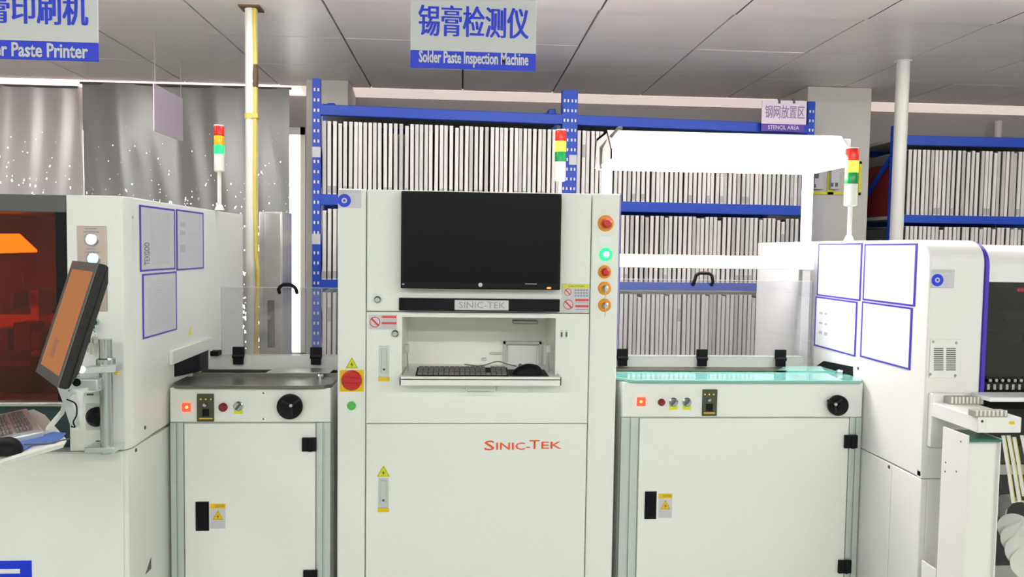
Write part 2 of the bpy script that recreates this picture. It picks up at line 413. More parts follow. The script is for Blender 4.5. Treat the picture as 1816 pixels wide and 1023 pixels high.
# ================================================================== STENCIL RACKS
def frame_mesh(h, d, w, m, tape):
    mb = MB(); b = 0.028
    mb.box(-w/2, w/2, 0, .008, 0, h).box(-w/2, w/2, d-.008, d, 0, h).box(-w/2, w/2, .008, d-.008, 0, .004).box(-w/2, w/2, .008, d-.008, h-.004, h)
    me = bpy.data.meshes.new('framed_stencil')
    k = len(mb.f)
    mb.box(-w*.47, w*.47, .007, d-.004, .004, h-.004)  # panel coloured dark to stand for the shade between neighbouring stencils
    k2 = len(mb.f)
    if tape: mb.box(-w/2-.0003, w/2+.0003, -.0008, .003, tape[0]*h, tape[1]*h)
    me.from_pydata([tuple(v) for v in mb.v], [], mb.f)
    me.materials.append(M[m]); me.materials.append(M['sheet_gap_shade']); me.materials.append(M['tape_grey'])
    for i, p in enumerate(me.polygons): p.material_index = 0 if i < k else (1 if i < k2 else 2)
    fin(me); return me
FM = {}
def frames(root, s0, s1, z, h, dep, place, group, pitch=0.0270, tapes=0.25):
    s = s0+0.012; rnd = random.Random(int(s0*1000+z*77)); row = []
    while s < s1-0.008:
        mk = rnd.choice('aaabbbcccd'); tp = (0.02, 0.12) if rnd.random() < tapes else ((0.62, 0.8) if rnd.random() < 0.07 else None)
        hh = h*(1 if rnd.random() < .8 else rnd.uniform(.96, .99))
        key = (mk, tp, round(hh, 2), dep)
        if key not in FM: FM[key] = frame_mesh(round(hh, 2), dep, 0.0192, 'frame_'+mk, tp)
        o = bpy.data.objects.new('framed_stencil', FM[key]); COL.objects.link(o)
        mw = world(root); o.location = mw @ Vector((s, 0.03+rnd.uniform(-.004, .006), z))
        o.rotation_euler = (0, rnd.uniform(-.0045, .0045), root.rotation_euler.z+rnd.uniform(-.006, .006))
        look = 'dull grey-edged' if mk == 'd' else 'white-edged'
        w_ = ' with foot tag,' if tp and tp[0] < .1 else (' with upper tape patch,' if tp else ',')
        row.append((o, look, w_)); o['category'] = 'stencil'; o['group'] = group
        s += pitch*(1+rnd.uniform(-.10, .16))
    for k, (o, look, w_) in enumerate(row):
        e = 'leftmost ' if k == 0 else ('rightmost ' if k == len(row)-1 else '')
        o['label'] = e+look+' stencil'+w_+' '+place
def upright(mb, holes, s, y, zt, w=0.044):
    mb.box(s-w/2, s+w/2, y, y+0.045, 0, zt)
    z = 0.2
    while z < zt-0.03:
        for dx in (-0.010, 0.010): holes.box(s+dx-.004, s+dx+.004, y-0.0012, y, z, z+0.016)
        z += 0.055
def rack(label, p0, p1, zt, ups, beams, dep=0.6):
    d = p1-p0; rz = math.atan2(d.y, d.x); L = d.xy.length
    t = thing('storage_rack', label, 'rack', (p0.x, p0.y, 0), rz)
    for s in ups:
        for y in (0.0, dep-0.045):
            u = MB(); h = MB(); upright(u, h, s, y, zt if y == 0 else zt-0.03)
            uo = obj('upright', u, 'blue_paint', t, local=True)
            if y == 0: stuff(obj('punched_hole', h, 'frame_a', uo, local=True))
        br = MB(); z = 0.25; k = 0
        while z < zt-0.3:
            y0, y1 = (0.03, dep-0.03) if k % 2 == 0 else (dep-0.03, 0.03)
            br.tube([(s, y0, z), (s, y1, z+0.45)], 0.014, 6); z += 0.45; k += 1
        obj('brace', br, 'blue_paint', t, local=True)
    for (a, b, z0, z1) in beams:
        obj('beam', MB().box(a, b, 0.0, 0.04, z0, z1), 'blue_paint', t, bevel=0.003, local=True)
        obj('beam', MB().box(a, b, dep-.04, dep, z0, z1), 'blue_paint', t, bevel=0.003, local=True)
        obj('shelf_board', MB().box(a, b, 0.04, dep-.04, z1-0.025, z1-0.005), 'grey_coat', t, local=True)
    return t
YL, YR = 4.22, 4.46
P0 = W(561, 300, YL); P1 = W(1436, 300, YR)
P0.z = P1.z = 0
Lr = (P1-P0).xy.length
Pm = W(1009, 300, (YL+YR)/2); sm = (Pm.xy-P0.xy).length
def zrow(py_l, py_r):  # height seen at the left end and right end of the rack, averaged
    return (W(575, py_l, YL+0.01).z+W(1250, py_r, YL+(YR-YL)*0.79).z)/2
zt = (W(561, 144, YL).z+W(1009, 157, 4.34).z+W(1437, 178, YR).z)/3
bz = [(zrow(209, 226), zrow(190, 209)), (zrow(364, 378), zrow(346, 359)), (zrow(511, 515), zrow(499, 499))]
bz.append((bz[2][0]-0.50, bz[2][1]-0.50))
bms = []
for z0, z1 in bz:
    bms += [(0.02, sm-0.035, z0, z1), (sm+0.035, Lr-0.02, z0, z1)]
rk = rack('blue punched steel rack with two bays of stencil frames, under the stencil area sign', P0, P1, zt, (0.0, sm-0.022, sm+0.022, Lr), bms, 0.62)
for s_, pz in ((0.0, 271), (0.0, 424), (sm+.022, 280)):
    zz = W(575 if s_ == 0 else 1010, pz, 4.25).z
    lab(obj('tag', MB().box(s_-.0225, s_+.0225, -.002, -.0013, zz-.028, zz+.028), 'paper', rk, local=True), 'pale paper tag on the blue upright')
hfr = bz[0][0]-bz[1][1]-0.022; h2 = bz[1][0]-bz[2][1]-0.02
fd = 0.53
frames(rk, 0.028, sm-0.05, bz[1][1], hfr, fd, 'top row of the left rack bay', 'stencil frames, top row of the left bay')
frames(rk, sm+0.05, Lr-0.03, bz[1][1], hfr, fd, 'top row of the right rack bay', 'stencil frames, top row of the right bay')
frames(rk, 0.028, 0.20, bz[2][1], h2, fd, 'middle row by the left upright', 'stencil frames, middle row of the left bay', tapes=0.9)
frames(rk, sm+0.05, Lr-0.03, bz[2][1], h2, fd, 'middle row of the right rack bay', 'stencil frames, middle row of the right bay')
frames(rk, sm+0.05, Lr-0.03, bz[3][1], 0.43, fd, 'low row behind the clear cover', 'stencil frames, low row of the right bay')
frames(rk, 0.028, 0.20, bz[3][1], 0.43, fd, 'low row by the left upright', 'stencil frames, low row of the left bay')
# labels wrapped on uprights
lt = MB()
# second rack on the far right
Q0 = W(1590, 300, 4.62); Q1 = W(1900, 300, 4.55); Q0.z = Q1.z = 0
Q1 = Q0+Vector((1.5, -0.03, 0))
q_b = [((W(1620, 252, 4.62).z+W(1800, 266, 4.6).z)/2, (W(1620, 235, 4.62).z+W(1800, 249, 4.6).z)/2),
       ((W(1620, 390, 4.62).z+W(1800, 403, 4.6).z)/2, (W(1620, 377, 4.62).z+W(1800, 388, 4.6).z)/2)]
q_b.append((q_b[1][0]-0.48, q_b[1][1]-0.48))
rk2 = rack('blue steel rack of stencil frames at far right, behind the white ceiling pipe', Q0, Q1, W(1590, 222, 4.62).z, (0.0, 1.5), [(0.02, 1.48, z0, z1) for z0, z1 in q_b], 0.62)
frames(rk2, 0.09, 1.2, q_b[1][1], q_b[0][0]-q_b[1][1]-0.02, fd, 'upper row of the far right rack', 'stencil frames, upper row of the far right rack', pitch=0.0275)
frames(rk2, 0.09, 1.2, q_b[2][1], q_b[1][0]-q_b[2][1]-0.02, fd, 'lower row of the far right rack', 'stencil frames, lower row of the far right rack', pitch=0.0275)
# goods standing at the near end of the far rack
mq = world(rk2)
def goods(name, lb, cat, s0, s1, y0, y1, z0, z1, m):
    mb = MB().hexa([mq @ Vector(p) for p in [(s0, y0, z0), (s1, y0, z0), (s1, y1, z0), (s0, y1, z0), (s0, y0, z1), (s1, y0, z1), (s1, y1, z1), (s0, y1, z1)]])
    return tag(obj(name, mb, m, bevel=.006), lb, cat)
gz = q_b[1][1]-.004
goods('storage_box', 'dark red box at the end of the far right rack, beside the cream column', 'box', .03, .088, .08, .56, gz, gz+.33, 'dark_red')
goods('wrapped_parcel', 'silver wrapped parcel on top of the dark red box in the far rack', 'parcel', .032, .086, .10, .54, gz+.3305, gz+.40, 'steel')
gz = q_b[2][1]-.004
goods('wrapped_parcel', 'silver wrapped parcel under the dark red box, one shelf lower in the far rack', 'parcel', .032, .086, .10, .54, gz+.30, gz+.40, 'steel')
goods('storage_box', 'black box under the lower silver parcel in the far rack', 'box', .03, .088, .08, .56, gz, gz+.2995, 'black_soft')

# ================================================================== HANGING SIGNS
def sign(label, px, Y, strip_y, cn, en, cnpx, enpx, mb_, ms, mi, wires, group=None, eb=0.02):
    a, b, c, d = R(*px, Y); zs = W((px[0]+px[2])/2, strip_y, Y).z
    t = thing('hanging_sign', label, 'sign', ((a+b)/2, Y, c))
    bo = obj('board', MB().box(a, b, Y, Y+0.006, zs, d), mb_, t, bevel=0.001)
    obj('strip', MB().box(a, b, Y, Y+0.006, c, zs), ms, t, bevel=0.001)
    textr('lettering', cn, cnpx, Y-0.0008, mi, t, 0.0, .006)
    lab(textr('lettering', en, enpx, Y-0.0008, mb_, t, eb, .0012), 'pale English lettering on the strip')
    for x in wires:
        xx = a+(b-a)*x; obj('wire', MB().frustum((xx, Y+0.003, d-0.005), (xx, Y+0.003, CEIL+0.001 if Y > 3 else CEIL), 0.0012, n=6), 'steel', t)
        obj('eyelet', MB().lathe((xx, Y-0.001, d-0.012), (0, 1, 0), [(0, .005), (.009, .005)], 12), 'steel', t)
    return t
sign('white and blue hanging sign reading Solder Paste Inspection Machine', (728, -12, 951, 123), 2.45, 92, '锡膏检测仪', 'Solder Paste Inspection Machine', (743, 11, 937, 66), (743, 92, 937, 120), 'sign_white', 'blue_sign', 'blue_sign', (0.04, 0.96))
sign('white and blue hanging sign reading Solder Paste Printer, cut off at upper left', (-93, -40, 173, 105), 2.15, 72, '锡膏印刷机', 'Solder Paste Printer', (-72, -14, 155, 42), (-56, 75, 156, 101), 'sign_white', 'blue_sign', 'blue_sign', (0.04, 0.96))
# small stencil-area sign clipped to the rack
YS = YR-0.06
a, b, c, d = R(1351, 178, 1430, 233, YS); zs = W(1390, 220, YS).z
t = thing('stencil_area_sign', 'small lilac sign reading STENCIL AREA clipped on top of the blue rack', 'sign', ((a+b)/2, YS, c))
obj('board', MB().box(a, b, YS, YS+0.006, zs, d), 'sign_lilac', t)
obj('strip', MB().box(a, b-0.01, YS+0.001, YS+0.006, c, zs), 'violet', t)
textr('lettering', '钢网放置区', (1357, 187, 1427, 210), YS-0.0008, 'violet_ink', t, 0.0, .003)
textr('lettering', 'STENCIL AREA', (1362, 222.5, 1417, 229.5), YS+0.0002, 'sign_lilac', t, 0.0)
for px_ in (1382, 1408):
    q = W(px_, 180, YS); obj('clip', MB().box(q.x-.006, q.x+.006, YS-.006, YS+.012, q.z-.012, q.z+.016), 'dark_grey', t)
obj('back_strut', MB().box(a+0.05, b-0.05, YS+0.006, YS+0.055, bz[0][0]+0.01, bz[0][1]-.01), 'sign_lilac', t)
# lilac sign seen almost edge-on
pA = WX(272, 148, W(272, 190, 3.9).x); X_ = pA.x
pB = WX(323, 172, X_); pC = WX(274, 232, X_)
t = thing('side_on_sign', 'plain lilac sign board hung sideways in front of the dark curtain', 'sign', (X_, (pA.y+pB.y)/2, pC.z))
obj('board', MB().box(X_-0.003, X_+0.003, pA.y, pB.y, pC.z, pA.z), 'sign_lilac', t)
for f_ in (0.05, 0.95):
    y = pA.y+(pB.y-pA.y)*f_; obj('wire', MB().frustum((X_, y, pA.z-0.01), (X_, y, CEIL+0.002), 0.0012, n=6), 'steel', t)

# ================================================================== PIPES
q = W(446, 120, 3.5); 
t = thing('ceiling_pipe', 'white round pipe with a yellow cable, from ceiling down behind the left machine', 'pipe', (q.x, 3.5, 0))
obj('tube', MB().frustum((q.x, 3.5, 0), (q.x, 3.5, CEIL+0.01), 0.027, n=24), 'tube_white', t)
obj('flange', MB().box(q.x-0.045, q.x+0.045, 3.455, 3.545, CEIL-0.008, CEIL), 'brown', t)
cx = q.x+0.020; cy = 3.476
cp = [(cx, cy, CEIL-0.01), (cx+.002, cy, 2.3), (cx+.004, cy, 2.15), (cx+.002, cy, 1.9), (cx, cy, 1.6), (cx+.004, cy, 1.4), (cx+.014, cy-.01, 1.25), (cx+.008, cy-.01, 1.1), (cx+.002, cy, .9), (cx, cy, .4)]
obj('cable', MB().tube(cp, 0.009, 8, 6), 'yellow_cable', t)
zb = W(450, 142, 3.47).z
lab(obj('tape_wrap', MB().lathe((cx+.004, cy, zb-.03), (0, 0, 1), [(0, .009), (.01, .013), (.03, .010), (.035, .012), (.055, .012), (.1, .009)], 12), 'brown', t), 'dark tape wrapped round the cable')
zb = W(450, 205, 3.47).z
obj('pipe_clip', MB().lathe((q.x, 3.5, zb-.012), (0, 0, 1), [(0, .030), (.024, .030)], 20).box(cx-.01, cx+.016, cy-.012, cy+.02, zb-.01, zb+.01), 'yellow_cable', t)
q = W(1596, 260, 4.05)
t = thing('ceiling_pipe', 'plain white round pipe in front of the far right rack', 'pipe', (q.x, 4.05, 0))
obj('tube', MB().frustum((q.x, 4.05, 0), (q.x, 4.05, CEIL+0.01), 0.034, n=24), 'tube_white', t)
obj('flange', MB().lathe((q.x, 4.05, CEIL-.006), (0, 0, 1), [(0, .040), (.006, .045)], 24), 'tube_white', t)
q = W(1806, 235, 5.0)
tag(obj('small_pipe', MB().frustum((q.x, 5.2, 0), (q.x, 5.2, W(1806, 218, 5.2).z+.01), 0.022, n=16), 'wall_cream'), 'thin cream pipe at the back wall, right of the far right rack top', 'pipe')

# ================================================================== INSPECTION MACHINE (centre)
YM = 2.43
xa = W(598.5, 650, YM).x; xb = W(1093, 650, YM).x; zt_ = (W(600, 334, YM).z+W(1100, 344, YM).z)/2
def fx(px, py=650): return W(px, py, YM).x
m_ = thing('inspection_machine', 'tall white cabinet of the solder paste inspection machine, in the centre', 'machine', ((xa+xb)/2, 2.9, 0))
o0, o1, oz0, oz1 = R(713, 563, 985, 668, YM)
s1 = fx(649); s2 = fx(1044)
zA = (W(650, 554, YM).z+W(1042, 554, YM).z)/2; zB = (W(650, 752, YM).z+W(1040, 750, YM).z)/2
bd = MB()
bd.box(xa+.002, xb-.002, YM+.022, 3.35, 0.06, oz0-.02).box(xa+.002, xb-.002, YM+.022, 3.35, oz1+.02, zt_-.002)
bd.box(xa+.002, o0-.012, YM+.022, 3.35, oz0-.02, oz1+.02).box(o1+.012, xb-.002, YM+.022, 3.35, oz0-.02, oz1+.02).box(o0-.012, o1+.012, 2.75, 3.35, oz0-.02, oz1+.02)
obj('cabinet_body', bd, 'white_coat', m_)
obj('pillar', MB().box(xa, s1-.0015, YM, YM+.024, 0.06, zt_), 'white_coat', m_, bevel=.004)
obj('pillar', MB().box(s2+.0015, xb, YM, YM+.024, 0.06, zt_), 'white_coat', m_, bevel=.004)
obj('upper_panel', MB().box(s1+.0015, s2-.0015, YM+.001, YM+.022, zA+.0015, zt_-.001), 'white_coat', m_, bevel=.002)
mp = MB().box(s1+.0015, o0, YM+.001, YM+.022, zB+.0015, zA-.0015).box(o1, s2-.0015, YM+.001, YM+.022, zB+.0015, zA-.0015)
mp.box(o0, o1, YM+.001, YM+.022, oz1, zA-.0015).box(o0, o1, YM+.001, YM+.022, zB+.0015, oz0)
obj('middle_panel', mp, 'white_coat', m_)
obj('lower_door', MB().box(s1+.0015, s2-.0015, YM+.001, YM+.022, 0.10, zB-.0015), 'white_coat', m_, bevel=.002)
for x in (xa+.06, xb-.06):
    for y in (2.5, 3.25): obj('foot', MB().lathe((x, y, 0), (0, 0, 1), [(0, .03), (.015, .03), (.02, .012), (.062, .012)], 16), 'black', m_)
bay = MB()
bay.box(o0-.01, o1+.01, 2.70, 2.71, oz0-.015, oz1+.015).box(o0-.01, o0, YM+.022, 2.70, oz0, oz1).box(o1, o1+.01, YM+.022, 2.70, oz0, oz1).box(o0-.01, o1+.01, YM+.022, 2.70, oz1, oz1+.01).box(o0-.01, o1+.01, YM+.022, 2.70, oz0-.01, oz0)
by = obj('keyboard_bay', bay, 'bay_white', m_)
def on_bay(px, th, m, name, Y=2.70): return obj(name, MB().rect(px, Y, th), m, by, bevel=.001)
a, b, c, d = R(892, 605, 959, 662, 2.70)
obj('port_frame', MB().box(a, a+.008, 2.68, 2.7, c, d).box(b-.008, b, 2.68, 2.7, c, d).box(a, b, 2.68, 2.7, d-.008, d), 'grey_coat', by)
on_bay((900, 612, 951, 660), .006, 'white_coat', 'port_cover')
on_bay((868, 624, 889, 628), .006, 'grey_coat', 'latch'); on_bay((853, 634, 862, 639), .008, 'aluminium', 'latch')
obj('bay_lamp', MB().rect((908, 566, 952, 572), 2.5, .05), 'steel_dark', by, bevel=.003)
for px_ in (722, 972):
    p = W(px_, 618, 2.50); q2 = W(px_+2, 660, 2.50)
    obj('stay', MB().tube([p, q2], .002, 6).box(p.x-.006, p.x+.006, 2.49, 2.51, p.z-.012, p.z+.012), 'steel', by)
# pull-out keyboard tray
YT = 2.36
ta, tb, tz0, tz1 = R(708, 668, 996, 684, YT)
tray = obj('keyboard_tray', MB().box(ta, tb, YT, YT+.008, tz0, tz1).box(ta+.004, tb-.004, YT, 2.62, tz1-.012, tz1-.006).box(ta, ta+.006, YT, YM, tz0, tz1).box(tb-.006, tb, YT, YM, tz0, tz1), 'white_coat', m_, bevel=.0015)
h0 = W(827, 684, YT+.03); h1 = W(880, 684, YT+.03); zh = W(850, 694, YT+.03).z
obj('pull_handle', MB().tube([(h0.x, YT+.03, tz0+.002), (h0.x, YT+.03, zh+.004), (h0.x+.004, YT+.03, zh), (h1.x-.004, YT+.03, zh), (h1.x, YT+.03, zh+.004), (h1.x, YT+.03, tz0+.002)], .0018, 8), 'chrome', tray)
# badge bar
a, b, c, d = R(708, 529, 992, 551, YM)
bp = [(a, YM), (a+.0, YM-.012), (a+.03, YM-.028), (b-.05, YM-.028), (b, YM-.014), (b, YM)]
bar = obj('badge_bar', MB().prism([(x, y, c) for x, y in bp], (0, 0, d-c)), 'black', m_, bevel=.002)
a, b, c, d = R(806, 532, 902, 550, YM-.028)
lab(obj('badge', MB().box(a, b, YM-.033, YM-.028, c, d), 'sign_white', bar, bevel=.0022), 'silver plate with raised letters')
textr('lettering', 'SINIC-TEK', (814, 535.5, 896, 546.5), YM-.0335, 'ink_grey', bar, 0.0)
# red printed name on the door, small capitals
for s_, px_ in (('S', (859, 781, 877, 798.5)), ('INIC-', (880, 784.5, 940, 797.5)), ('T', (939, 780, 957, 796)), ('EK', (960, 783, 996, 795.5))):
    textr('lettering', s_, px_, YM, 'orange_print', m_, 0.012)
def sticker(name, px, Y, m, parent, th=.0008, bevel=0): return obj(name, MB().rect(px, Y, th), m, parent, bevel=bevel)
def triangle(px, py, w, h, Y, parent, m='yellow_bright'):
    A = W(px, py-h/2, Y); B = W(px-w/2, py+h/2, Y); C = W(px+w/2, py+h/2, Y)
    t = obj('warning_triangle', MB().prism([(B.x, Y, B.z), (C.x, Y, C.z), (A.x, Y, A.z)], (0, -.0012, 0)), m, parent)
    e = MB(); c = (A+B+C)/3
    ps = [c+(p-c)*0.86 for p in (A, B, C)]; qs = [c+(p-c)*0.78 for p in (A, B, C)]
    for i in range(3):
        j = (i+1) % 3; e.prism([(ps[i].x, Y-.0012, ps[i].z), (ps[j].x, Y-.0012, ps[j].z), (qs[j].x, Y-.0012, qs[j].z), (qs[i].x, Y-.0012, qs[i].z)], (0, -.0003, 0))
    k = .0018*h/20
    bolt = [(c.x+1*k, c.z+5*k), (c.x-3*k, c.z-.5*k), (c.x-.2*k, c.z-.5*k), (c.x-1.5*k, c.z-5*k), (c.x+3*k, c.z+1*k), (c.x+.2*k, c.z+1*k)]
    e.prism([(x, Y-.0012, z) for x, z in bolt], (0, -.0003, 0))
    obj('mark', e, 'seam_dark', t); return t
def no_sign(px, py, r, Y, parent):
    c = W(px, py, Y); mb = MB(); n = 20; rr = r*Y/F
    for i in range(n):
        a0 = 2*math.pi*i/n; a1 = 2*math.pi*(i+1)/n
        mb.prism([(c.x+rr*math.cos(a0), Y, c.z+rr*math.sin(a0)), (c.x+rr*math.cos(a1), Y, c.z+rr*math.sin(a1)), (c.x+rr*.84*math.cos(a1), Y, c.z+rr*.84*math.sin(a1)), (c.x+rr*.84*math.cos(a0), Y, c.z+rr*.84*math.sin(a0))], (0, -.0004, 0))
    k = rr*.68; w = rr*.12
    mb.prism([(c.x-k-w, Y, c.z+k-w), (c.x-k+w, Y, c.z+k+w), (c.x+k+w, Y, c.z-k+w), (c.x+k-w, Y, c.z-k-w)], (0, -.0004, 0))
    obj('prohibition_mark', mb, 'red_print', parent)
# makers' sticker with blue disc
def disc_sticker(px, py, w, h, Y, parent, k=1.0):
    st = lab(sticker('label_plate', (px, py, px+w, py+h), Y, 'paper', parent), 'pale label with a blue disc emblem')
    r = h*0.36*Y/F; c = W(px+w*.26, py+h*.58, Y-.0008)
    obj('emblem', MB().frustum((c.x, Y-.0008, c.z), (c.x, Y-.0014, c.z), r), 'blue_sign', st)
    obj('emblem_ring', MB().lathe((c.x, Y-.0014, c.z), (0, -1, 0), [(0, r*.42), (.0003, r*.42)], 16), 'paper', st)
    obj('emblem_core', MB().lathe((c.x, Y-.0017, c.z), (0, -1, 0), [(0, r*.2), (.0003, r*.2)], 12), 'blue_sign', st)
    tx = MB()
    for i in range(8): tx.rect((px+w*(.08+.105*i), py+h*.04, px+w*(.15+.105*i), py+h*.15), Y-.0008, .0003)
    for i in range(4): tx.rect((px+w*.52, py+h*(.34+.14*i), px+w*.72, py+h*(.38+.14*i)), Y-.0008, .0003)
    stuff(obj('small_print', tx, 'ink_light', st))
    return st
disc_sticker(600, 337, 41, 32, YM, m_)
triangle(624, 643, 23, 20, YM, m_)
p = sticker('switch_plate', (603, 656, 645, 694), YM, 'yellow', m_, .003)
sw = obj('rotary_switch', MB().lathe(W(624, 674, YM-.003), (0, -1, 0), [(0, .032), (.006, .032), (.010, .028), (.014, .027)]), 'red', m_)
c = W(624, 674, YM-.017)
obj('switch_grip', MB().box(c.x-.026, c.x+.026, YM-.030, YM-.016, c.z-.008, c.z+.008), 'red', sw, bevel=.003)
obj('power_button', MB().lathe(W(623.5, 719, YM), (0, -1, 0), [(0, .014), (.004, .014), (.0045, .010), (.008, .009)]), 'green_button', m_)
for px_, py_ in ((670, 531), (701, 591)): obj('door_knob', MB().lathe(W(px_, py_, YM), (0, -1, 0), [(0, .009), (.004, .012), (.010, .011), (.013, .007)]), 'chrome', m_)
st = sticker('warning_sticker', (654, 558, 704, 584), YM, 'paper', m_)
no_sign(665, 571, 9.5, YM-.0008, st)
obj('print_bar', MB().rect((677, 560, 703, 564), YM-.0008, .0003).rect((677, 571, 703, 575), YM-.0008, .0003), 'red_print', st)
stuff(obj('small_print', MB().rect((679, 566, 702, 567), YM-.0008, .0003).rect((679, 568.5, 700, 569.5), YM-.0008, .0003).rect((680, 577, 702, 578), YM-.0008, .0003).rect((680, 580, 699, 581), YM-.0008, .0003), 'ink_light', st))
st = sticker('caution_sticker', (997, 503, 1045, 553), YM, 'paper', m_)
obj('caution_strip', MB().rect((997, 504, 1045, 510.5), YM-.0008, .0003), 'yellow_bright', st)
textr('lettering', 'CAUTION', (1008, 505.5, 1036, 509), YM-.0012, 'seam_dark', st)
no_sign(1007, 518, 6.5, YM-.0008, st); no_sign(1008, 540, 9, YM-.0008, st)
obj('print_bar', MB().rect((1020, 530, 1044, 534), YM-.0008, .0003).rect((1020, 541, 1044, 545), YM-.0008, .0003), 'red_print', st)
tx = MB()
for i in range(3):
    for j in range(5): tx.rect((1019+5*j, 513+5*i, 1022.5+5*j, 516+5*i), YM-.0008, .0003)
for i in range(2): tx.rect((1021, 536+12*i, 1043, 537+12*i), YM-.0008, .0003)
stuff(obj('small_print', tx, 'ink_grey', st))
def lock(px, py0, py1):
    l = obj('lock_plate', MB().rect((px-8.5, py0, px+8.5, py1), YM, .003), 'aluminium', m_, bevel=.001)
    obj('lever', MB().rect((px-5, py0+5, px+5, py1-7), YM-.003, .006), 'grey_coat', l, bevel=.002)
    obj('keyhole', MB().lathe(W(px, py1-13, YM-.009), (0, -1, 0), [(0, .004), (.002, .004)], 12), 'dark_grey', l)
    obj('tag', MB().rect((px-10, py1+1, px+10, py1+8), YM, .001), 'yellow', m_)
lock(681, 613, 668); lock(680, 847, 900)
triangle(680, 835, 24, 20, YM, m_)
for px_ in (996, 1004.5): obj('socket', MB().rect((px_-2.5, 585, px_+2.5, 600), YM, .002), 'aluminium', m_); obj('socket_slot', MB().rect((px_-1.3, 589, px_+1.3, 597), YM-.002, .0005), 'olive_plate', m_)
# buttons on the right pillar
def button(px, py, r, ring, cap, cr, name, capname, h=.012, lb=None):
    k = YM/F; c = W(px, py, YM)
    o = obj(name, MB().lathe(c, (0, -1, 0), [(0, r*k), (.003, r*k), (.006, r*k*.85)]), ring, m_)
    if lb: lab(o, lb)
    obj(capname, MB().lathe(c+Vector((0, -.006, 0)), (0, -1, 0), [(0, cr*k*.7), (h*.5, cr*k*.7), (h*.55, cr*k), (h*.9, cr*k*.95), (h*1.2, cr*k*.6)]), cap, o)
    return o
button(1074, 396, 14.5, 'orange_ring', 'red', 9.5, 'emergency_stop', 'mushroom_cap', .022, 'large red mushroom stop button on an orange disc')
obj('button_label', MB().rect((1063, 419, 1084, 434), YM, .001), 'paper_white', m_)
o = button(1074, 451, 12, 'green_led', 'green_core', 6, 'start_button', 'lit_cap', .008, 'lit green round button')
button(1072, 482, 12, 'orange_ring', 'red', 7.5, 'stop_button', 'push_cap', .016, 'small red button on an orange disc')
for py_ in (511, 541):
    o = button(1072, py_, 12, 'orange_ring', 'steel', 6, 'key_switch', 'lock_barrel', .012, 'round key switch on an orange disc')
    c = W(1072, py_, YM-.02)
    obj('key', MB().box(c.x-.0015, c.x+.0015, YM-.036, YM-.018, c.z-.006, c.z+.006).tube([(c.x, YM-.034, c.z), (c.x+.001, YM-.036, c.z-.02), (c.x, YM-.03, c.z-.036)], .0012, 6), 'steel', o)
# right side of the machine carries a thin blue edge trim
obj('edge_trim', MB().box(xb+.0002, xb+.004, YM+.002, YM+.03, 1.08, zt_-.003), 'edge_blue', m_)

# monitor on the machine
YN = YM-.045
a, b, c, d = R(711, 341, 995, 513, YN)
mo = thing('computer_monitor', 'wide black flat monitor mounted on the inspection machine', 'monitor', ((a+b)/2, YN, c))
obj('housing', MB().box(a, b, YN, YN+.03, c, d), 'black', mo, bevel=.003)
obj('screen', MB().box(a+.008, b-.008, YN-.0008, YN, c+.020, d-.008), 'black_gloss', mo)
obj('mount', MB().box((a+b)/2-.06, (a+b)/2+.06, YN+.03, YM+.001, (c+d)/2-.06, (c+d)/2+.06), 'black_soft', mo)
obj('maker_mark', MB().lathe(W(852, 505, YN), (0, -1, 0), [(0, .0065), (.001, .0065)], 20), 'steel', mo)
obj('power_light', MB().rect((970, 509, 977, 512), YN, .001), 'orange_led', mo)
stuff(obj('small_print', MB().rect((931, 502.5, 952, 504), YN, .0004).rect((713, 502.5, 717, 505), YN, .0004), 'ink_light', mo))

# keyboard, mouse, pad on the tray
zk = tz1-.0055
ka = W(736, 662, 2.36).x; kb = W(903, 662, 2.36).x
k_ = thing('computer_keyboard', 'flat dark grey keyboard on the pull-out tray of the inspection machine', 'keyboard', ((ka+kb)/2, 2.40, zk))
obj('case', MB().hexa([Vector(p) for p in [(ka, 2.372, zk), (kb, 2.372, zk), (kb, 2.47, zk), (ka, 2.47, zk), (ka, 2.372, zk+.008), (kb, 2.372, zk+.008), (kb, 2.47, zk+.018), (ka, 2.47, zk+.018)]]), 'black_soft', k_, bevel=.002)
ks = MB(); nx = 17
for r_ in range(6):
    for i in range(nx):
        if (i in (13,)) and r_ > 0: continue
        x = ka+.006+(kb-ka-.012)*i/nx; y = 2.376+.0155*r_; z = zk+.008+(y-2.372)*.102; w = (kb-ka-.012)/nx
        ks.box(x+.001, x+w-.001, y, y+.013, z, z+.006)
stuff(obj('keys', ks, 'key_grey', k_))
pa_ = W(898, 662, 2.38).x; pb_ = W(974, 664, 2.38).x
tag(obj('mouse_pad', MB().box(kb+.004, min(pb_, tb-.012), 2.374, 2.52, zk, zk+.004), 'black_soft', bevel=.001), 'small dark mouse pad at the right end of the pull-out tray', 'mouse pad')
def mouse(label, cx_, cy_, z, L, rz, ln):
    t = thing('computer_mouse', label, 'mouse', (cx_, cy_, z), rz)
    mb = MB(); n = 16; rows = 7; vs = []
    for j in range(rows):
        v = j/(rows-1); h = math.cos(v*math.pi/2)**.7 if v < 1 else 0; zz = math.sin(v*math.pi/2)
        for i in range(n):
            t_ = 2*math.pi*i/n; c_, s_ = math.cos(t_), math.sin(t_)
            vs.append((c_*L*.5*h, s_*L*.30*h*(1-.12*c_), zz*L*.33*(1-.25*max(0, c_)*h)))
    fs = [(j*n+i, j*n+(i+1) % n, (j+1)*n+(i+1) % n, (j+1)*n+i) for j in range(rows-1) for i in range(n)]
    fs.append(tuple(range(n-1, -1, -1))); mb.add(vs, fs)
    obj('shell', mb, 'black', t, local=True)
    obj('scroll_wheel', MB().frustum((L*.24, -.003, L*.27), (L*.24, .003, L*.27), .007, n=12), 'dark_grey', t, local=True)
    obj('cable', ln, 'dark_grey', t)
    return t
mc = W(937, 660, 2.40)
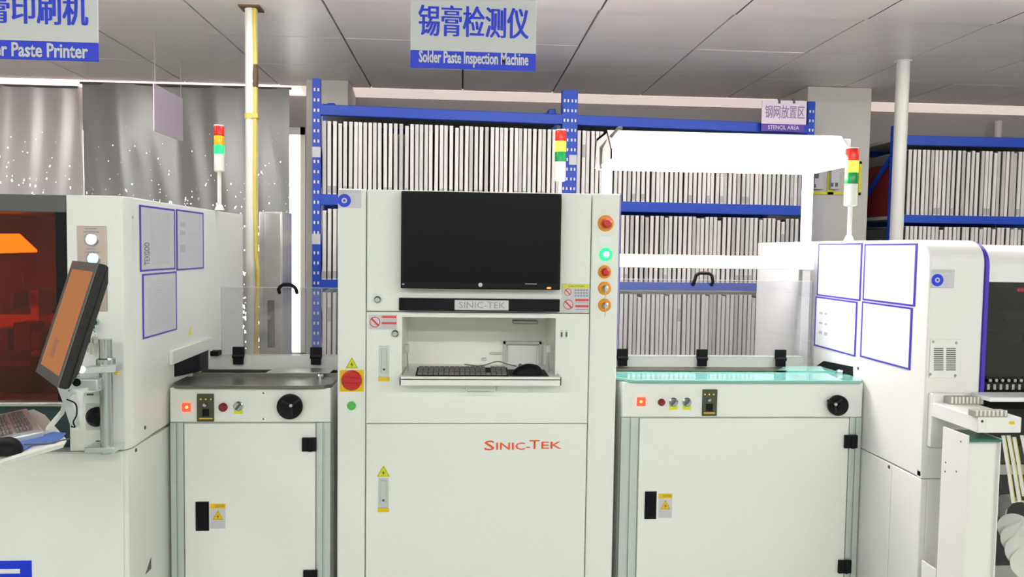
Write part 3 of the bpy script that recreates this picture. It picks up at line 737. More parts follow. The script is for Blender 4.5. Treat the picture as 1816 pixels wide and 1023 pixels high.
cab = [W(915, 657, 2.42), W(900, 648, 2.46), W(884, 641, 2.48), W(870, 644, 2.47), W(860, 654, 2.44), W(848, 659, 2.42), W(838, 655, 2.43), W(824, 646, 2.45)]
for q in cab: q.z = max(q.z, zk+.03)
mouse('glossy black mouse on the tray pad, its cable looping over the keyboard', mc.x, 2.425, zk+.004, .100, math.pi+.15, MB().tube(cab, .0018, 6, 4))

# ================================================================== CONVEYORS
def warn_plate(px, py, w, h, Y, parent):
    st = sticker('warning_sticker', (px, py, px+w, py+h), Y, 'paper', parent)
    obj('caution_strip', MB().rect((px, py, px+w, py+h*.2), Y-.0008, .0003), 'yellow', st)
    textr('lettering', 'CAUTION', (px+w*.3, py+h*.05, px+w*.9, py+h*.15), Y-.0012, 'seam_dark', st)
    triangle(px+w*.5, py+h*.45, w*.75, h*.4, Y-.0008, parent, 'yellow')
    tx = MB()
    for i in range(4): tx.rect((px+w*.08, py+h*(.72+.07*i), px+w*.92, py+h*(.74+.07*i)), Y-.0008, .0003)
    stuff(obj('small_print', tx, 'ink_light', st))
def led_switch(px, py, Y, parent):
    o = obj('rocker_switch', MB().rect((px-7.5, py-7.5, px+7.5, py+7.5), Y, .004), 'red_lit', parent, bevel=.001); lab(o, 'lit red square switch')
    obj('glow', MB().lathe(W(px, py, Y-.004), (0, -1, 0), [(0, .005), (.001, .004)], 12), 'red_core', o)
def selector(px, py, Y, parent, tg=True):
    o = obj('selector_switch', MB().lathe(W(px, py, Y), (0, -1, 0), [(0, .0155), (.003, .0155), (.005, .012), (.012, .011)]), 'chrome', parent)
    c = W(px, py, Y-.012)
    obj('lever', MB().hexa([c+Vector(v) for v in [(-.010, -.008, -.008), (-.006, -.008, -.011), (-.004, 0, -.011), (-.010, 0, -.008), (.004, -.008, .010), (.010, -.008, .006), (.010, 0, .006), (.004, 0, .010)]]), 'dark_grey', o)
    obj('tag', MB().rect((px-7.5, py+6, px+7.5, py+13.5), Y, .0012), 'yellow_bright', parent)
def speed_plate(px, Y, parent):
    x0, y0, x1, y1 = px
    o = lab(obj('speed_controller', MB().rect(px, Y, .006), 'olive_plate', parent, bevel=.0015), 'black speed control plate with knob')
    xm = (x0+x1)/2; h = y1-y0
    obj('knob', MB().lathe(W(xm-1, y0+h*.40, Y-.006), (0, -1, 0), [(0, .007), (.008, .006), (.010, .004)], 16), 'chrome', o)
    obj('rocker', MB().rect((xm-6, y0+h*.55, xm+6, y0+h*.82), Y-.006, .003), 'black', o, bevel=.001)
    tx = MB().rect((x0+3, y0+h*.88, x1-3, y0+h*.92), Y-.006, .0003)
    for dx in (.2, .5, .8): tx.lathe(W(x0+(x1-x0)*dx, y0+h*.2, Y-.006), (0, -1, 0), [(0, .003), (.0006, .003)], 8)
    stuff(obj('print', tx, 'yellow', o))
def handwheel(px, py, r, Y, parent):
    o = obj('handwheel', MB().lathe(W(px, py, Y), (0, -1, 0), [(0, r*.7), (.008, r*.7), (.010, r), (.022, r), (.026, r*.9), (.022, r*.55), (.022, r*.25), (.03, r*.2)], 32), 'black', parent)
    c = W(px, py, Y-.03); obj('centre_bolt', MB().lathe(c, (0, -1, 0), [(0, .006), (.003, .005)], 12), 'steel', o)
    for a_ in (0.6, 2.7, 4.8):
        obj('spoke', MB().tube([c+Vector((0, .006, 0)), c+Vector((math.cos(a_)*r*.85, .004, math.sin(a_)*r*.85))], .004, 6), 'black_soft', o)

def conveyor(label, Yc, body, ptop, pbot, door, prof, hinges, pocket, warn, topm, tpix, top_back, dbottom=0.12):
    """body=(px0,px1) at panel height; door px rect; all on plane Yc"""
    xa = W(body[0], (ptop+pbot)/2, Yc).x; xb = W(body[1], (ptop+pbot)/2, Yc).x
    zt = W((body[0]+body[1])/2, ptop, Yc).z; zp = W((body[0]+body[1])/2, pbot, Yc).z
    t = thing('conveyor_cabinet', label, 'conveyor', ((xa+xb)/2, Yc+.2, 0))
    Yb = top_back
    obj('cabinet_body', MB().box(xa+.02, xb-.02, Yc+.012, Yb, .08, zt-.002), 'white_coat', t)
    obj('control_panel', MB().box(xa, xb, Yc, Yc+.012, zp, zt), 'white_coat', t, bevel=.004)
    obj('side_panel', MB().box(xa, xa+.02, Yc+.012, Yb, .08, zt-.002), 'white_coat', t)
    obj('side_panel', MB().box(xb-.02, xb, Yc+.012, Yb, .08, zt-.002), 'white_coat', t)
    da, db, dc, dd = R(*door, Yc); dd = zp-.003
    # corner profiles of extruded aluminium with a groove
    for (u, v) in ((xa, da-.004), (db+.004, xb)):
        g = (u+v)/2
        obj('corner_profile', MB().box(u, g-.003, Yc+.001, Yc+.014, .08, zp-.001).box(g+.003, v, Yc+.001, Yc+.014, .08, zp-.001).box(g-.003, g+.003, Yc+.007, Yc+.014, .08, zp-.001), 'aluminium' if prof else 'white_coat', t, bevel=.001)
    dr = obj('door', MB().box(da, db, Yc-.002, Yc+.012, dbottom, dd), 'white_coat', t, bevel=.002)
    for px_, py_ in hinges:
        h = W(px_, py_, Yc); hh = obj('hinge', MB().box(h.x-.022, h.x+.022, Yc-.012, Yc-.002, h.z-.022, h.z+.022).frustum((h.x+.004, Yc-.012, h.z-.022), (h.x+.004, Yc-.012, h.z+.022), .006, n=10), 'black', dr, bevel=.001)
        for i_ in (-1, 1):
            for j_ in (-1, 1): pass
    a, b, c, d = R(*pocket, Yc-.002)
    ph = obj('pocket_handle', MB().box(a, b, Yc-.005, Yc-.002, c, d), 'black', dr, bevel=.002)
    obj('pull', MB().box(a+.004, b-.004, Yc-.010, Yc-.005, c+.06*0+.008, d-.008), 'black_gloss', dr, bevel=.003)
    warn_plate(*warn, Yc-.002, dr)
    for x in (xa+.05, xb-.05):
        for y in (Yc+.05, Yb-.05): obj('foot', MB().lathe((x, y, 0), (0, 0, 1), [(0, .028), (.015, .028), (.02, .010), (.082, .010)], 16), 'black', t)
    return t, xa, xb, zt, zp
def clear_cover(t, x0, x1, Y, z0, z1, hinges, hpx, drop=0.0):
    co = obj('clear_cover', MB().box(x0, x1, Y, Y+.004, z0, z1), 'acrylic', t)
    lab(co, 'clear acrylic cover standing upright')
    obj('cover_edge', MB().box(x0, x1, Y, Y+.004, z1, z1+.0015), 'grey_coat', co)
    for px_ in hinges:
        h = W(px_, 629, Y); obj('hinge', MB().box(h.x-.020, h.x+.020, Y-.012, Y, z0-.004, z0+.030).box(h.x-.017, h.x+.017, Y-.016, Y, z0-.032, z0-.004).frustum((h.x-.020, Y-.012, z0-.004), (h.x+.020, Y-.012, z0-.004), .007, n=10), 'black', co, bevel=.001)
    a = W(hpx[0], hpx[2], Y-.002); b = W(hpx[1], hpx[2], Y-.002); zz = (a.z+b.z)/2; dz = hpx[3]
    obj('handle', MB().tube([(a.x, Y-.004, z1-.018), (a.x, Y-.02, z1-.004), (a.x+.006, Y-.022, zz-.008), (a.x+.018, Y-.022, zz), (b.x-.018, Y-.022, zz), (b.x-.006, Y-.022, zz-.008), (b.x, Y-.02, z1-.004), (b.x, Y-.004, z1-.018)], .0065, 8), 'black', co)
    return co
# ---- left conveyor
YC = 2.45
tL, xa1, xb1, zt1, zp1 = conveyor('white cabinet with dark steel conveyor top, left of the inspection machine', YC, (301, 586), 688, 749, (328, 752, 559, 1060), True,
    [(549, 787), (551, 1021)], (347, 889, 371, 941), (373, 893, 27, 44), 'steel_dark', None, 2.78)
xr_l = W(590, 680, YC).x-0.004
zt1t = W(440, 684, YC).z
pl = MB(); ch = .03; z0 = zt1+.0005; z1 = max(zt1t+.004, z0+.006)
x0 = W(297, 684, YC-.015).x
pl.prism([(x0, YC+.03, z0), (x0+.02, YC-.012, z0), (x0+.04, YC-.018, z0), (xr_l-.05, YC-.018, z0), (xr_l-.02, YC-.010, z0), (xr_l, YC+.03, z0), (xr_l, 2.60, z0), (x0, 2.60, z0)], (0, 0, z1-z0))
obj('table_top', pl, 'steel_dark', tL, bevel=.002)
zB0 = z1
obj('belt_channel', MB().box(x0, xr_l, 2.60, 2.78, z0-.004, z0+.002), 'black', tL)
obj('guide_rail', MB().box(x0+.02, xr_l, 2.60, 2.612, z0, z0+.022), 'steel_dark', tL, bevel=.001)
obj('guide_rail', MB().box(x0+.02, xr_l, 2.69, 2.70, z0, z0+.020), 'steel_dark', tL, bevel=.001)
obj('wedge_plate', MB().prism([(W(472, 664, 2.6).x, 2.60, z0+.0225), (xr_l-.03, 2.60, z0+.0225), (xr_l-.03, 2.70, z0+.0225), (W(490, 655, 2.7).x, 2.70, z0+.0225)], (0, 0, .003)), 'steel', tL)
kb_ = W(570, 668, 2.58); obj('adjust_knob', MB().lathe((kb_.x, 2.56, z1), (0, 0, 1), [(0, .012), (.012, .012), (.016, .008)], 16), 'chrome', tL)
zr0 = W(480, 652, 2.78).z; zr1 = W(480, 629, 2.78).z
obj('rear_beam', MB().box(x0+.02, xr_l+.01, 2.78, 2.80, .6, zr1), 'white_coat', tL, bevel=.002)
cl = W(393, 560, 2.775).x
clear_cover(tL, cl, xr_l+.0, 2.772, zr1, W(480, 510, 2.772).z, (424, 561), (496, 527, 504, 0))
a, b, c, d = R(374, 622, 389, 631, 2.75); obj('sensor_block', MB().box(a, b, 2.74, 2.78, c, d), 'black', tL, bevel=.002)
led_switch(331, 722, YC, tL); speed_plate((350, 698, 380, 747), YC, tL)
obj('stop_button', MB().lathe(W(396, 722, YC), (0, -1, 0), [(0, .014), (.005, .014), (.008, .011), (.012, .007)]), 'dark_red', tL)
selector(423, 720, YC, tL); handwheel(516, 719, .040, YC, tL)
for q_ in ((467, 697), (467, 743)): obj('screw', MB().lathe(W(*q_, YC), (0, -1, 0), [(0, .003), (.001, .002)], 8), 'dark_grey', tL)
# ---- right conveyor
tR, xa2, xb2, zt2, zp2 = conveyor('wide white cabinet with green glass conveyor top, right of the inspection machine', YC, (1103, 1530), 678, 740, (1131, 743, 1500, 1060), True,
    [(1507, 782), (1496, 1003)], (1143, 871, 1164, 920), (1168, 875, 24, 43), 'green_glass', None, 2.78)
x0 = W(1104, 676, YC).x; x1 = min(W(1537, 682, YC).x, xb2+.002)
z0 = zt2+.0005; z1 = z0+.010
obj('table_top', MB().prism([(x0-.02, YC+.05, z0), (x0+.03, YC-.018, z0), (x1-.02, YC-.018, z0), (x1, YC+.01, z0), (x1, 2.60, z0), (x0-.02, 2.60, z0)], (0, 0, z1-z0)), 'green_glass', tR, bevel=.002)
x0 = xb+.008
obj('belt_channel', MB().box(x0, x1, 2.60, 2.78, z0-.004, z0+.002), 'olive_plate', tR)
obj('guide_rail', MB().box(x0, W(1395, 660, 2.6).x, 2.60, 2.608, z0, z0+.016), 'olive_plate', tR, bevel=.001)
obj('guide_plate', MB().prism([(W(1375, 662, 2.6).x, 2.60, z1), (x1-.02, 2.60, z1), (x1-.02, 2.72, z1), (W(1395, 655, 2.72).x, 2.72, z1)], (0, 0, .004)), 'green_glass', tR)
kb_ = W(1497, 664, 2.58); obj('adjust_knob', MB().lathe((kb_.x-.02, 2.57, z1), (0, 0, 1), [(0, .014), (.010, .014), (.014, .009)], 16), 'chrome', tR)
zr1b = W(1260, 632, 2.76).z
rbx = W(1424, 640, 2.76).x
obj('rear_beam', MB().box(x0, rbx, 2.76, 2.80, .6, zr1b), 'white_coat', tR, bevel=.002)
clear_cover(tR, x0, W(1440, 560, 2.755).x, 2.754, zr1b-.002, W(1260, 497, 2.754).z, (1103, 1244, 1383), (1229, 1262, 484, 0))
led_switch(1137, 712, YC, tR); speed_plate((1245, 690, 1271, 737), YC, tR)
obj('stop_button', MB().lathe(W(1173, 713, YC), (0, -1, 0), [(0, .012), (.005, .012), (.008, .009), (.012, .006)]), 'dark_red', tR)
selector(1194, 713, YC, tR); selector(1218, 713, YC, tR); handwheel(1482, 717, .034, YC, tR)

# ================================================================== LAMP FRAME behind the right conveyor
YP = 2.84
pl_ = W(1076, 300, YP).x; pr_ = W(1431, 380, YP).x
fr = thing('lamp_frame', 'white frame with a glaring overhead lamp hood behind the right conveyor', 'work light', ((pl_+pr_)/2, YP, 0))
zh0 = W(1250, 290, YP-.12).z; zh1 = W(1250, 238, YP-.08).z
pl_ = max(pl_, xb+.022)
for x in (pl_, pr_-.001): obj('post', MB().box(x-.016, x+.016, YP-.016, YP+.016, .02, zh1-.02), 'white_coat_warm', fr, bevel=.003)
obj('foot_plate', MB().box(pl_-.016, pl_+.05, YP-.1, YP+.1, 0, .02), 'white_coat_warm', fr); obj('foot_plate', MB().box(pr_-.05, pr_+.016, YP-.1, YP+.1, 0, .02), 'white_coat_warm', fr)
zm0 = W(1260, 476, YP-.02).z; zm1 = W(1260, 453, YP-.02).z
obj('middle_rail', MB().box(pl_-.01, pr_+.016, YP-.04, YP+.12, zm0, zm1), 'white_coat_warm', fr, bevel=.002)
hx0 = W(1078, 270, YP-.14).x; hx1 = W(1497, 270, YP-.14).x
prof = [(YP-.20, zh0), (YP-.20, zh0+.035), (YP-.12, zh1+.0), (YP+.10, zh1), (YP+.14, zh0+.02), (YP+.14, zh0), (YP+.13, zh0), (YP+.12, zh0+.02), (YP+.09, zh1-.01), (YP-.11, zh1-.01), (YP-.19, zh0+.033), (YP-.19, zh0)]
hood = obj('lamp_hood', MB().prism([(hx0, y, z) for y, z in prof], (hx1-hx0, 0, 0)), 'white_coat_warm', fr)
for x in (hx0, hx1-.004): obj('end_cap', MB().prism([(x, y, z) for y, z in prof[:6]], (.004, 0, 0)), 'white_coat_warm', hood)
obj('diffuser', MB().box(hx0+.006, hx1-.006, YP-.205, YP-.19, zh0-.006, zh0+.030).box(hx0+.006, hx1-.006, YP-.19, YP+.12, zh0-.006, zh0+.002), 'lamp_diffuser', hood)
obj('bracket', MB().tube([W(1066, 300, YP-.02), W(1066, 262, YP-.03), W(1097, 227, YP-.225), W(1103, 227, YP-.235)], .006, 8), 'dark_grey', fr)
pk = W(1505, 252, YP-.1)
obj('junction_box', MB().box(hx1-.01, hx1+.035, YP-.12, YP-.04, zh0+.01, zh1-.01), 'white_coat_warm', fr, bevel=.003)
obj('cable_loop', MB().tube([(hx1-.03, YP, zh1), (hx1-.02, YP, zh1+.015), (hx1, YP, zh1+.018), (hx1+.01, YP-.01, zh1-.008), (hx1+.015, YP-.03, zh1-.02)], .004, 6, 4), 'steel', fr)

# ================================================================== SIGNAL TOWERS
def tower(label, px, ytop, yb, ylow, Y, lit, r=.0185, zfoot=None):
    """lens stack from ytop to yb; pole to ylow; three lenses"""
    p = W(px, ytop, Y); pb = W(px, yb, Y); zl = zfoot if zfoot is not None else W(px, ylow, Y).z
    x = W(px, yb, Y).x
    t = thing('signal_tower', label, 'signal light', (x, Y, zl))
    H = p.z-pb.z; ls = H*.20
    cols = [('red_lens', 'red_lens'), ('amber_lens', 'amber_lens'), ('green_lens', 'green_lens')]
    z = p.z
    obj('cap', MB().lathe((x, Y, z-.004), (0, 0, 1), [(0, r), (.004, r*.95)], 24), 'tube_white', t); z -= .004
    for i, (nm, mt) in enumerate(cols):
        if lit == i: mt = ['red_lit', 'amber_lit', 'green_lit'][i]
        o = obj(nm, MB().lathe((x, Y, z-ls), (0, 0, 1), [(0, r*.97), (ls*.1, r), (ls*.9, r), (ls*.97, r*.95)], 24), mt, t)
        if lit == i: lab(o, 'lit lens')
        z -= ls
    obj('base', MB().lathe((x, Y, pb.z), (0, 0, 1), [(0, r*.75), (.004, r), (z-pb.z, r)], 24), 'tube_white', t)
    obj('pole', MB().frustum((x, Y, zl), (x, Y, pb.z), .0075, n=16), 'tube_white', t)
    obj('foot', MB().lathe((x, Y, zl), (0, 0, 1), [(0, .018), (.006, .016), (.02, .010)], 20), 'tube_white', t)
    return t
ZP = 1.53
tower('signal tower with green lens lit, standing on the left machine', 389, 222, 305, 378, 2.95, 2, zfoot=ZP)
tower('signal tower with amber lens lit, behind the inspection machine top', 993, 230, 322, 340, 3.0, 1, r=.022, zfoot=zt_-.002)
ZR = 1.445
tower('signal tower with amber and cyan glow beside the lamp hood, on the right machine', 1508, 262, 366, 425, 2.62, 1, r=.022, zfoot=ZR)

# ================================================================== PRINTER (left)
XP = W(299, 800, YC).x-.006                 # plane of its right side
YPF = WX(224, 600, XP).y                      # front
YPB = WX(431, 500, XP).y
pr = thing('paste_printer', 'large white solder paste printer with orange window, cut off at left', 'machine', (XP-.6, YPF+.5, 0))
XPL = -2.3; zseam = WX(262, 775, XP).z
xc = W(190, 600, YPF).x; xw = W(119, 500, YPF).x
zbase = W(170, 800, YPF).z
zwt = W(60, 376, YPF).z; zwb = W(60, 712, YPF).z
# upper body: shell around the glazed chamber
ub = MB()
ub.prism([(XP-.006, YPF+.045, zseam+.002), (XP-.006, YPB-.002, zseam+.002), (XP-.02, YPB, zseam+.002), (XP-.02, YPF+.05, zseam+.002)], (0, 0, ZP-zseam-.01))
ub.box(XPL, XP-.006, YPF+.422, YPB-.001, zseam+.002, ZP-.022).box(XPL, XP-.006, YPF+.425, YPB-.002, ZP-.02, ZP-.004)
obj('upper_body', ub, 'white_coat', pr, bevel=.002)
obj('side_panel', MB().box(XP-.004, XP, YPF+.04, YPB, zseam+.002, ZP-.002), 'white_coat', pr, bevel=.003)
# front pillar with chamfer
obj('front_pillar', MB().prism([(xw, YPF, zbase), (xc, YPF, zbase), (XP-.012, YPF+.012, zbase), (XP, YPF+.038, zbase), (XP-.02, YPF+.42, zbase), (xw, YPF+.42, zbase)], (0, 0, ZP-zbase)), 'white_coat', pr, bevel=.003)
obj('top_band', MB().box(XPL, xw-.001, YPF+.004, YPF+.424, zwt, ZP), 'dark_grey', pr, bevel=.004)
obj('window_edge', MB().box(W(97, 500, YPF).x, xw-.001, YPF+.008, YPF+.03, zwb, zwt), 'black', pr)
wg = obj('orange_window', MB().box(XPL, W(97, 500, YPF).x, YPF+.014, YPF+.02, zwb, zwt), 'orange_acrylic', pr)
inner = MB().box(XPL, xw, YPF+.41, YPF+.419, zbase, zwt).box(XPL, xw, YPF+.03, YPF+.41, zbase+.12, zbase+.13)
obj('chamber', inner, 'chamber_dark', pr)
obj('chamber_rail', MB().box(XPL, xw, YPF+.33, YPF+.40, 1.12, 1.17).box(W(15, 600, 2.35).x, W(30, 600, 2.35).x, YPF+.30, YPF+.38, .9, 1.25), 'steel', pr)
hd = MB()
for px_, py_, w, h in ((18, 600, 26, 40), (55, 595, 30, 50), (80, 600, 18, 34), (40, 640, 60, 14), (35, 530, 12, 30)):
    a, b, c, d = R(px_-w/2, py_-h/2, px_+w/2, py_+h/2, YPF+.25); hd.box(a, b, YPF+.2, YPF+.28, c, d)
obj('print_head', hd, 'chamber_dark', pr, bevel=.004)
A = [W(-30, 418, YPF+.2), W(35, 418, YPF+.2), W(66, 447, YPF+.12), W(-5, 449, YPF+.12)]
obj('chamber_lamp', MB().prism(A, (0, 0, .006)), 'interior_lamp', pr)
a, b, c, d = R(-60, 650, 75, 712, YPF+.2); obj('dark_tray', MB().box(a, b, YPF+.15, YPF+.35, c, d), 'black', pr)
a, b, c, d = R(75, 640, 108, 712, YPF+.2); 
obj('lower_ledge', MB().box(XPL, xw-.001, YPF-.004, YPF+.12, zwb-.014, zwb), 'steel', pr, bevel=.004)
obj('lower_recess', MB().box(XPL, xw-.001, YPF+.05, YPF+.12, zbase, zwb-.014), 'recess_dark', pr)
# lower body
YLF = YPF
lb_ = MB().prism([(XPL, YLF, .1), (XP-.004, YLF, .1), (XP, YLF+.004, .1), (XP, YPB, .1), (XPL, YPB, .1)], (0, 0, min(zseam, zbase)-.002-.1))
obj('lower_body', lb_, 'white_coat', pr)
obj('front_door', MB().box(XPL, XP-.012, YLF-.006, YLF, .12, zbase-.004), 'white_coat', pr, bevel=.002)
for q_ in ((257, 758), (241, 798)):
    c = WX(*q_, XP); obj('screw_cap', MB().lathe(c, (1, 0, 0), [(0, .006), (.002, .005)], 10), 'olive_plate', pr)
c = WX(235, 385, XP); obj('screw_cap', MB().lathe(c, (1, 0, 0), [(0, .005), (.002, .004)], 10), 'ink_light', pr)
for q_ in ((361, 412), (295, 600)): pass
# steel plate with buttons
sp = obj('button_plate', MB().rect((138, 401, 190, 552), YPF, .003), 'steel_brushed', pr, bevel=.001)
stuff(obj('small_print', MB().rect((150, 404, 172, 406.5), YPF-.003, .0003).rect((147, 410, 176, 412.5), YPF-.003, .0003).rect((154, 440, 168, 442), YPF-.003, .0003).rect((151, 446, 177, 448), YPF-.003, .0003), 'ink_grey', sp))
for q_, mm, lb in (((162, 425), 'white_led', 'lit white round button'), ((165, 459), 'green_led', 'lit green round button')):
    o = lab(obj('push_button', MB().lathe(W(*q_, YPF-.003), (0, -1, 0), [(0, .0175), (.005, .0175), (.006, .0145)]), 'chrome', pr), lb)
    obj('lit_cap', MB().lathe(W(*q_, YPF-.008), (0, -1, 0), [(0, .0135), (.004, .0135), (.006, .010)]), mm if mm == 'white_led' else 'green_core', o)
c = W(171, 571, YPF)
ky = obj('key_switch', MB().lathe((c.x, YPF, c.z), (0, -1, 0), [(0, .009), (.004, .009), (.01, .007)]), 'chrome', pr)
obj('key_head', MB().box(c.x-.009, c.x+.009, YPF-.03, YPF-.026, c.z-.016, c.z+.014), 'teal_key', ky, bevel=.004)
rg = [(c.x-.003+.013*math.cos(t_), YPF-.028, c.z-.03+.013*math.sin(t_)) for t_ in [i*math.pi/8 for i in range(17)]]
obj('key_ring', MB().tube(rg, .0012, 6), 'chrome', ky)
for dx, dz, an in ((-.010, -.06, -.25), (-.002, -.066, 0.05), (.010, -.060, .3)):
    obj('loose_key', MB().box(c.x+dx-.008, c.x+dx+.008, YPF-.03, YPF-.028, c.z+dz+.005, c.z+dz+.024).box(c.x+dx-.003, c.x+dx+.003, YPF-.03, YPF-.028, c.z+dz-.02, c.z+dz+.006), 'steel', ky, bevel=.0008)
# black rotary isolator
o = obj('isolator_plate', MB().rect((153, 715, 192, 762), YPF, .004), 'grey_coat', pr, bevel=.002)
obj('isolator_knob', MB().lathe(W(173, 738, YPF-.004), (0, -1, 0), [(0, .027), (.012, .027), (.018, .022), (.03, .014)]), 'black', pr)
obj('slot_mark', MB().rect((154, 698, 166, 701), YPF, .001).rect((170, 781, 187, 784), YPF, .001), 'seam_dark', pr)
# blue emblem, lower left
a, b, c, d = R(-60, 994, 57, 1050, YLF-.006)
em = MB(); s0, s1_, s2_, s3 = R(-60, 1009, 36, 1017, YLF-.006)
em.box(a, b, YLF-.008, YLF-.006, s3, d).box(s1_, b, YLF-.008, YLF-.006, c, s3).box(a, s1_, YLF-.008, YLF-.006, c, s2_)
obj('emblem', em, 'blue_sign', pr, bevel=.0015)
q0 = WX(258, 1018, XP); obj('side_mark', MB().prism([(XP, q0.y, q0.z), (XP, q0.y+.04, q0.z), (XP, q0.y+.04, q0.z+.035)], (.001, 0, 0)), 'dark_grey', pr)
# board outlet on the side
p0 = WX(300, 628, XP); p1 = WX(371, 600, XP)
oy0, oy1 = p0.y-.004, p1.y; oz_ = WX(340, 612, XP).z
ol = MB().box(XP, XP+.02, oy0, oy1, oz_-.0, oz_+.012).box(XP, XP+.004, oy0, oy1, oz_, oz_+.03)
obj('outlet_hood', MB().prism([(XP, oy0, W(300, 628, 2.4).z), (XP, oy1, W(371, 598, oy1).z), (XP, oy1, W(371, 618, oy1).z), (XP, oy0, W(300, 648, 2.4).z-.01)], (.012, 0, 0)), 'white_coat', pr, bevel=.002)
q1, q2_, q3, q4 = WX(309, 668, XP), WX(368, 655, XP), WX(368, 620, XP), WX(309, 645, XP)
obj('board_outlet', MB().prism([q1, q2_, q3, q4], (.003, 0, 0)), 'black', pr)
for i_, z in enumerate((W(337, 583, 2.5).z,)):
    c = WX(338, 585, XP); obj('small_label', MB().prism([(XP, c.y-.02, c.z-.018), (XP, c.y+.01, c.z-.018), (XP, c.y-.005, c.z+.012)], (.001, 0, 0)), 'yellow_bright', pr)
for x in (XP-.08,): 
    for y in (YLF+.1, YPB-.1): obj('foot', MB().lathe((x, y, 0), (0, 0, 1), [(0, .035), (.02, .035), (.025, .014), (.11, .014)], 16), 'black', pr)

# document sleeves on the machine sides
def sleeve(label, X, q, side, prints, group=None, pm='paper'):
    """q: four photo corners TL,TR,BR,BL of the sleeve on plane x=X; side=+1 if it faces +x"""
    P = [WX(*c, X) for c in q]
    y0 = (P[0].y+P[3].y)/2; y1 = (P[1].y+P[2].y)/2; z1 = (P[0].z+P[1].z)/2; z0 = (P[2].z+P[3].z)/2
    if y0 > y1: y0, y1 = y1, y0
    e = .0015*side
    t = thing('document_sleeve', label, 'document', (X, (y0+y1)/2, z0))
    w = .0055
    obj('border', MB().box(X, X+e, y0, y1, z0, z0+w).box(X, X+e, y0, y1, z1-w, z1).box(X, X+e, y0, y0+w*1.6, z0+w, z1-w).box(X, X+e, y1-w*1.6, y1, z0+w, z1-w), 'blue_trim', t)
    obj('sheet', MB().box(X, X+e*.8, y0+w*1.6, y1-w*1.6, z0+w, z1-w), pm, t)
    tx = MB(); xx = X+e*.8; H = z1-z0; Wd = y1-y0
    for (u0, u1, v0, v1) in prints: tx.box(xx, xx+e*.2, y0+Wd*u0, y0+Wd*u1, z0+H*v0, z0+H*v1)
    if prints: stuff(obj('print', tx, 'ink_light', t))
    return t, (y0, y1, z0, z1, xx)
rows = [(.15, .9, .12+.035*i, .125+.035*i) for i in range(22)]
t, g = sleeve('blue-edged document sleeve, upper left of three on the printer side', XP+.0005, ((245, 363), (309, 371), (311, 478), (250, 481)), 1, [(.30+.03*i, .305+.03*i, .1, .92) for i in range(18)])
y0, y1, z0, z1, xx = g
H = z1-z0
text('lettering', 'TEXGOO', (xx+.0006, y0+(y1-y0)*.24, z0+H*.10), (xx+.0006, y0+(y1-y0)*.24, z0+H*.44), (xx+.0006, y0+(y1-y0)*.10, z0+H*.10), 'dark_grey', t, .0)
sleeve('blue-edged document sleeve, right of three on the printer side, with small diagrams', XP+.0005, ((312, 371), (360, 377), (361, 476), (313, 480)), 1, [(.12, .3, .72, .8), (.12, .3, .58, .66), (.12, .3, .3, .42), (.4, .85, .6, .605), (.4, .8, .35, .355), (.4, .85, .2, .205)])
sleeve('blue-edged document sleeve, lowest of three on the printer side, full of lines', XP+.0005, ((250, 487), (312, 480), (314, 582), (255, 604)), 1, rows)

# ================================================================== SWIVEL SCREEN ON ARM
TL = W(131, 462, 1.85); TR = W(176, 465, 1.65)
wv = (TR-TL); wv.z = 0; wl = wv.length; u = wv.normalized(); nh = Vector((u.y, -u.x, 0))
if nh.x > 0: nh = -nh
vv = (nh*math.sin(math.radians(17))-Vector((0, 0, 1))*math.cos(math.radians(17))).normalized()
nn = u.cross(vv).normalized()
if nn.x > 0: nn = -nn
Hh = .268
sc_ = thing('swivel_touchscreen', 'small tilted touchscreen in a black housing, beside the printer window', 'monitor', TL+u*wl/2+vv*Hh)
def slab(c0, a0, a1, b0, b1, n0, n1):
    return [c0+u*a+vv*b+nn*n for n in (n0, n1) for (a, b) in ((a0, b0), (a1, b0), (a1, b1), (a0, b1))]
mb = MB(); p8 = slab(TL, 0, wl, 0, Hh, 0, -.018); mb.hexa(p8)
p8 = [TL+u*a+vv*b+nn*n for (n, m) in ((-.018, 0), (-.036, .035)) for (a, b) in ((m, m), (wl-m, m), (wl-m, Hh-m), (m, Hh-m))]
mb.hexa(p8)
obj('housing', mb, 'black_soft', sc_, bevel=.004)
bz_ = MB().hexa(slab(TL, 0.001, wl-.001, 0.001, .02, .0, .003)).hexa(slab(TL, .001, wl-.001, Hh-.022, Hh-.001, 0, .003)).hexa(slab(TL, .001, .016, .02, Hh-.022, 0, .003)).hexa(slab(TL, wl-.014, wl-.001, .02, Hh-.022, 0, .003))
obj('bezel', bz_, 'dark_grey', sc_)
mat('touch_screen', (0.30, 0.13, 0.07), 0.08, emit=(0.9, 0.33, 0.1), es=0.32)
mat('touch_mark', (0.30, 0.16, 0.12), 0.3, emit=(0.8, 0.25, 0.12), es=0.18)
obj('screen', MB().hexa(slab(TL, .016, wl-.014, .02, Hh-.022, 0, .001)), 'touch_screen', sc_)
obj('screen_mark', MB().hexa(slab(TL, .08, .12, .18, .22, .001, .0014)), 'touch_mark', sc_)
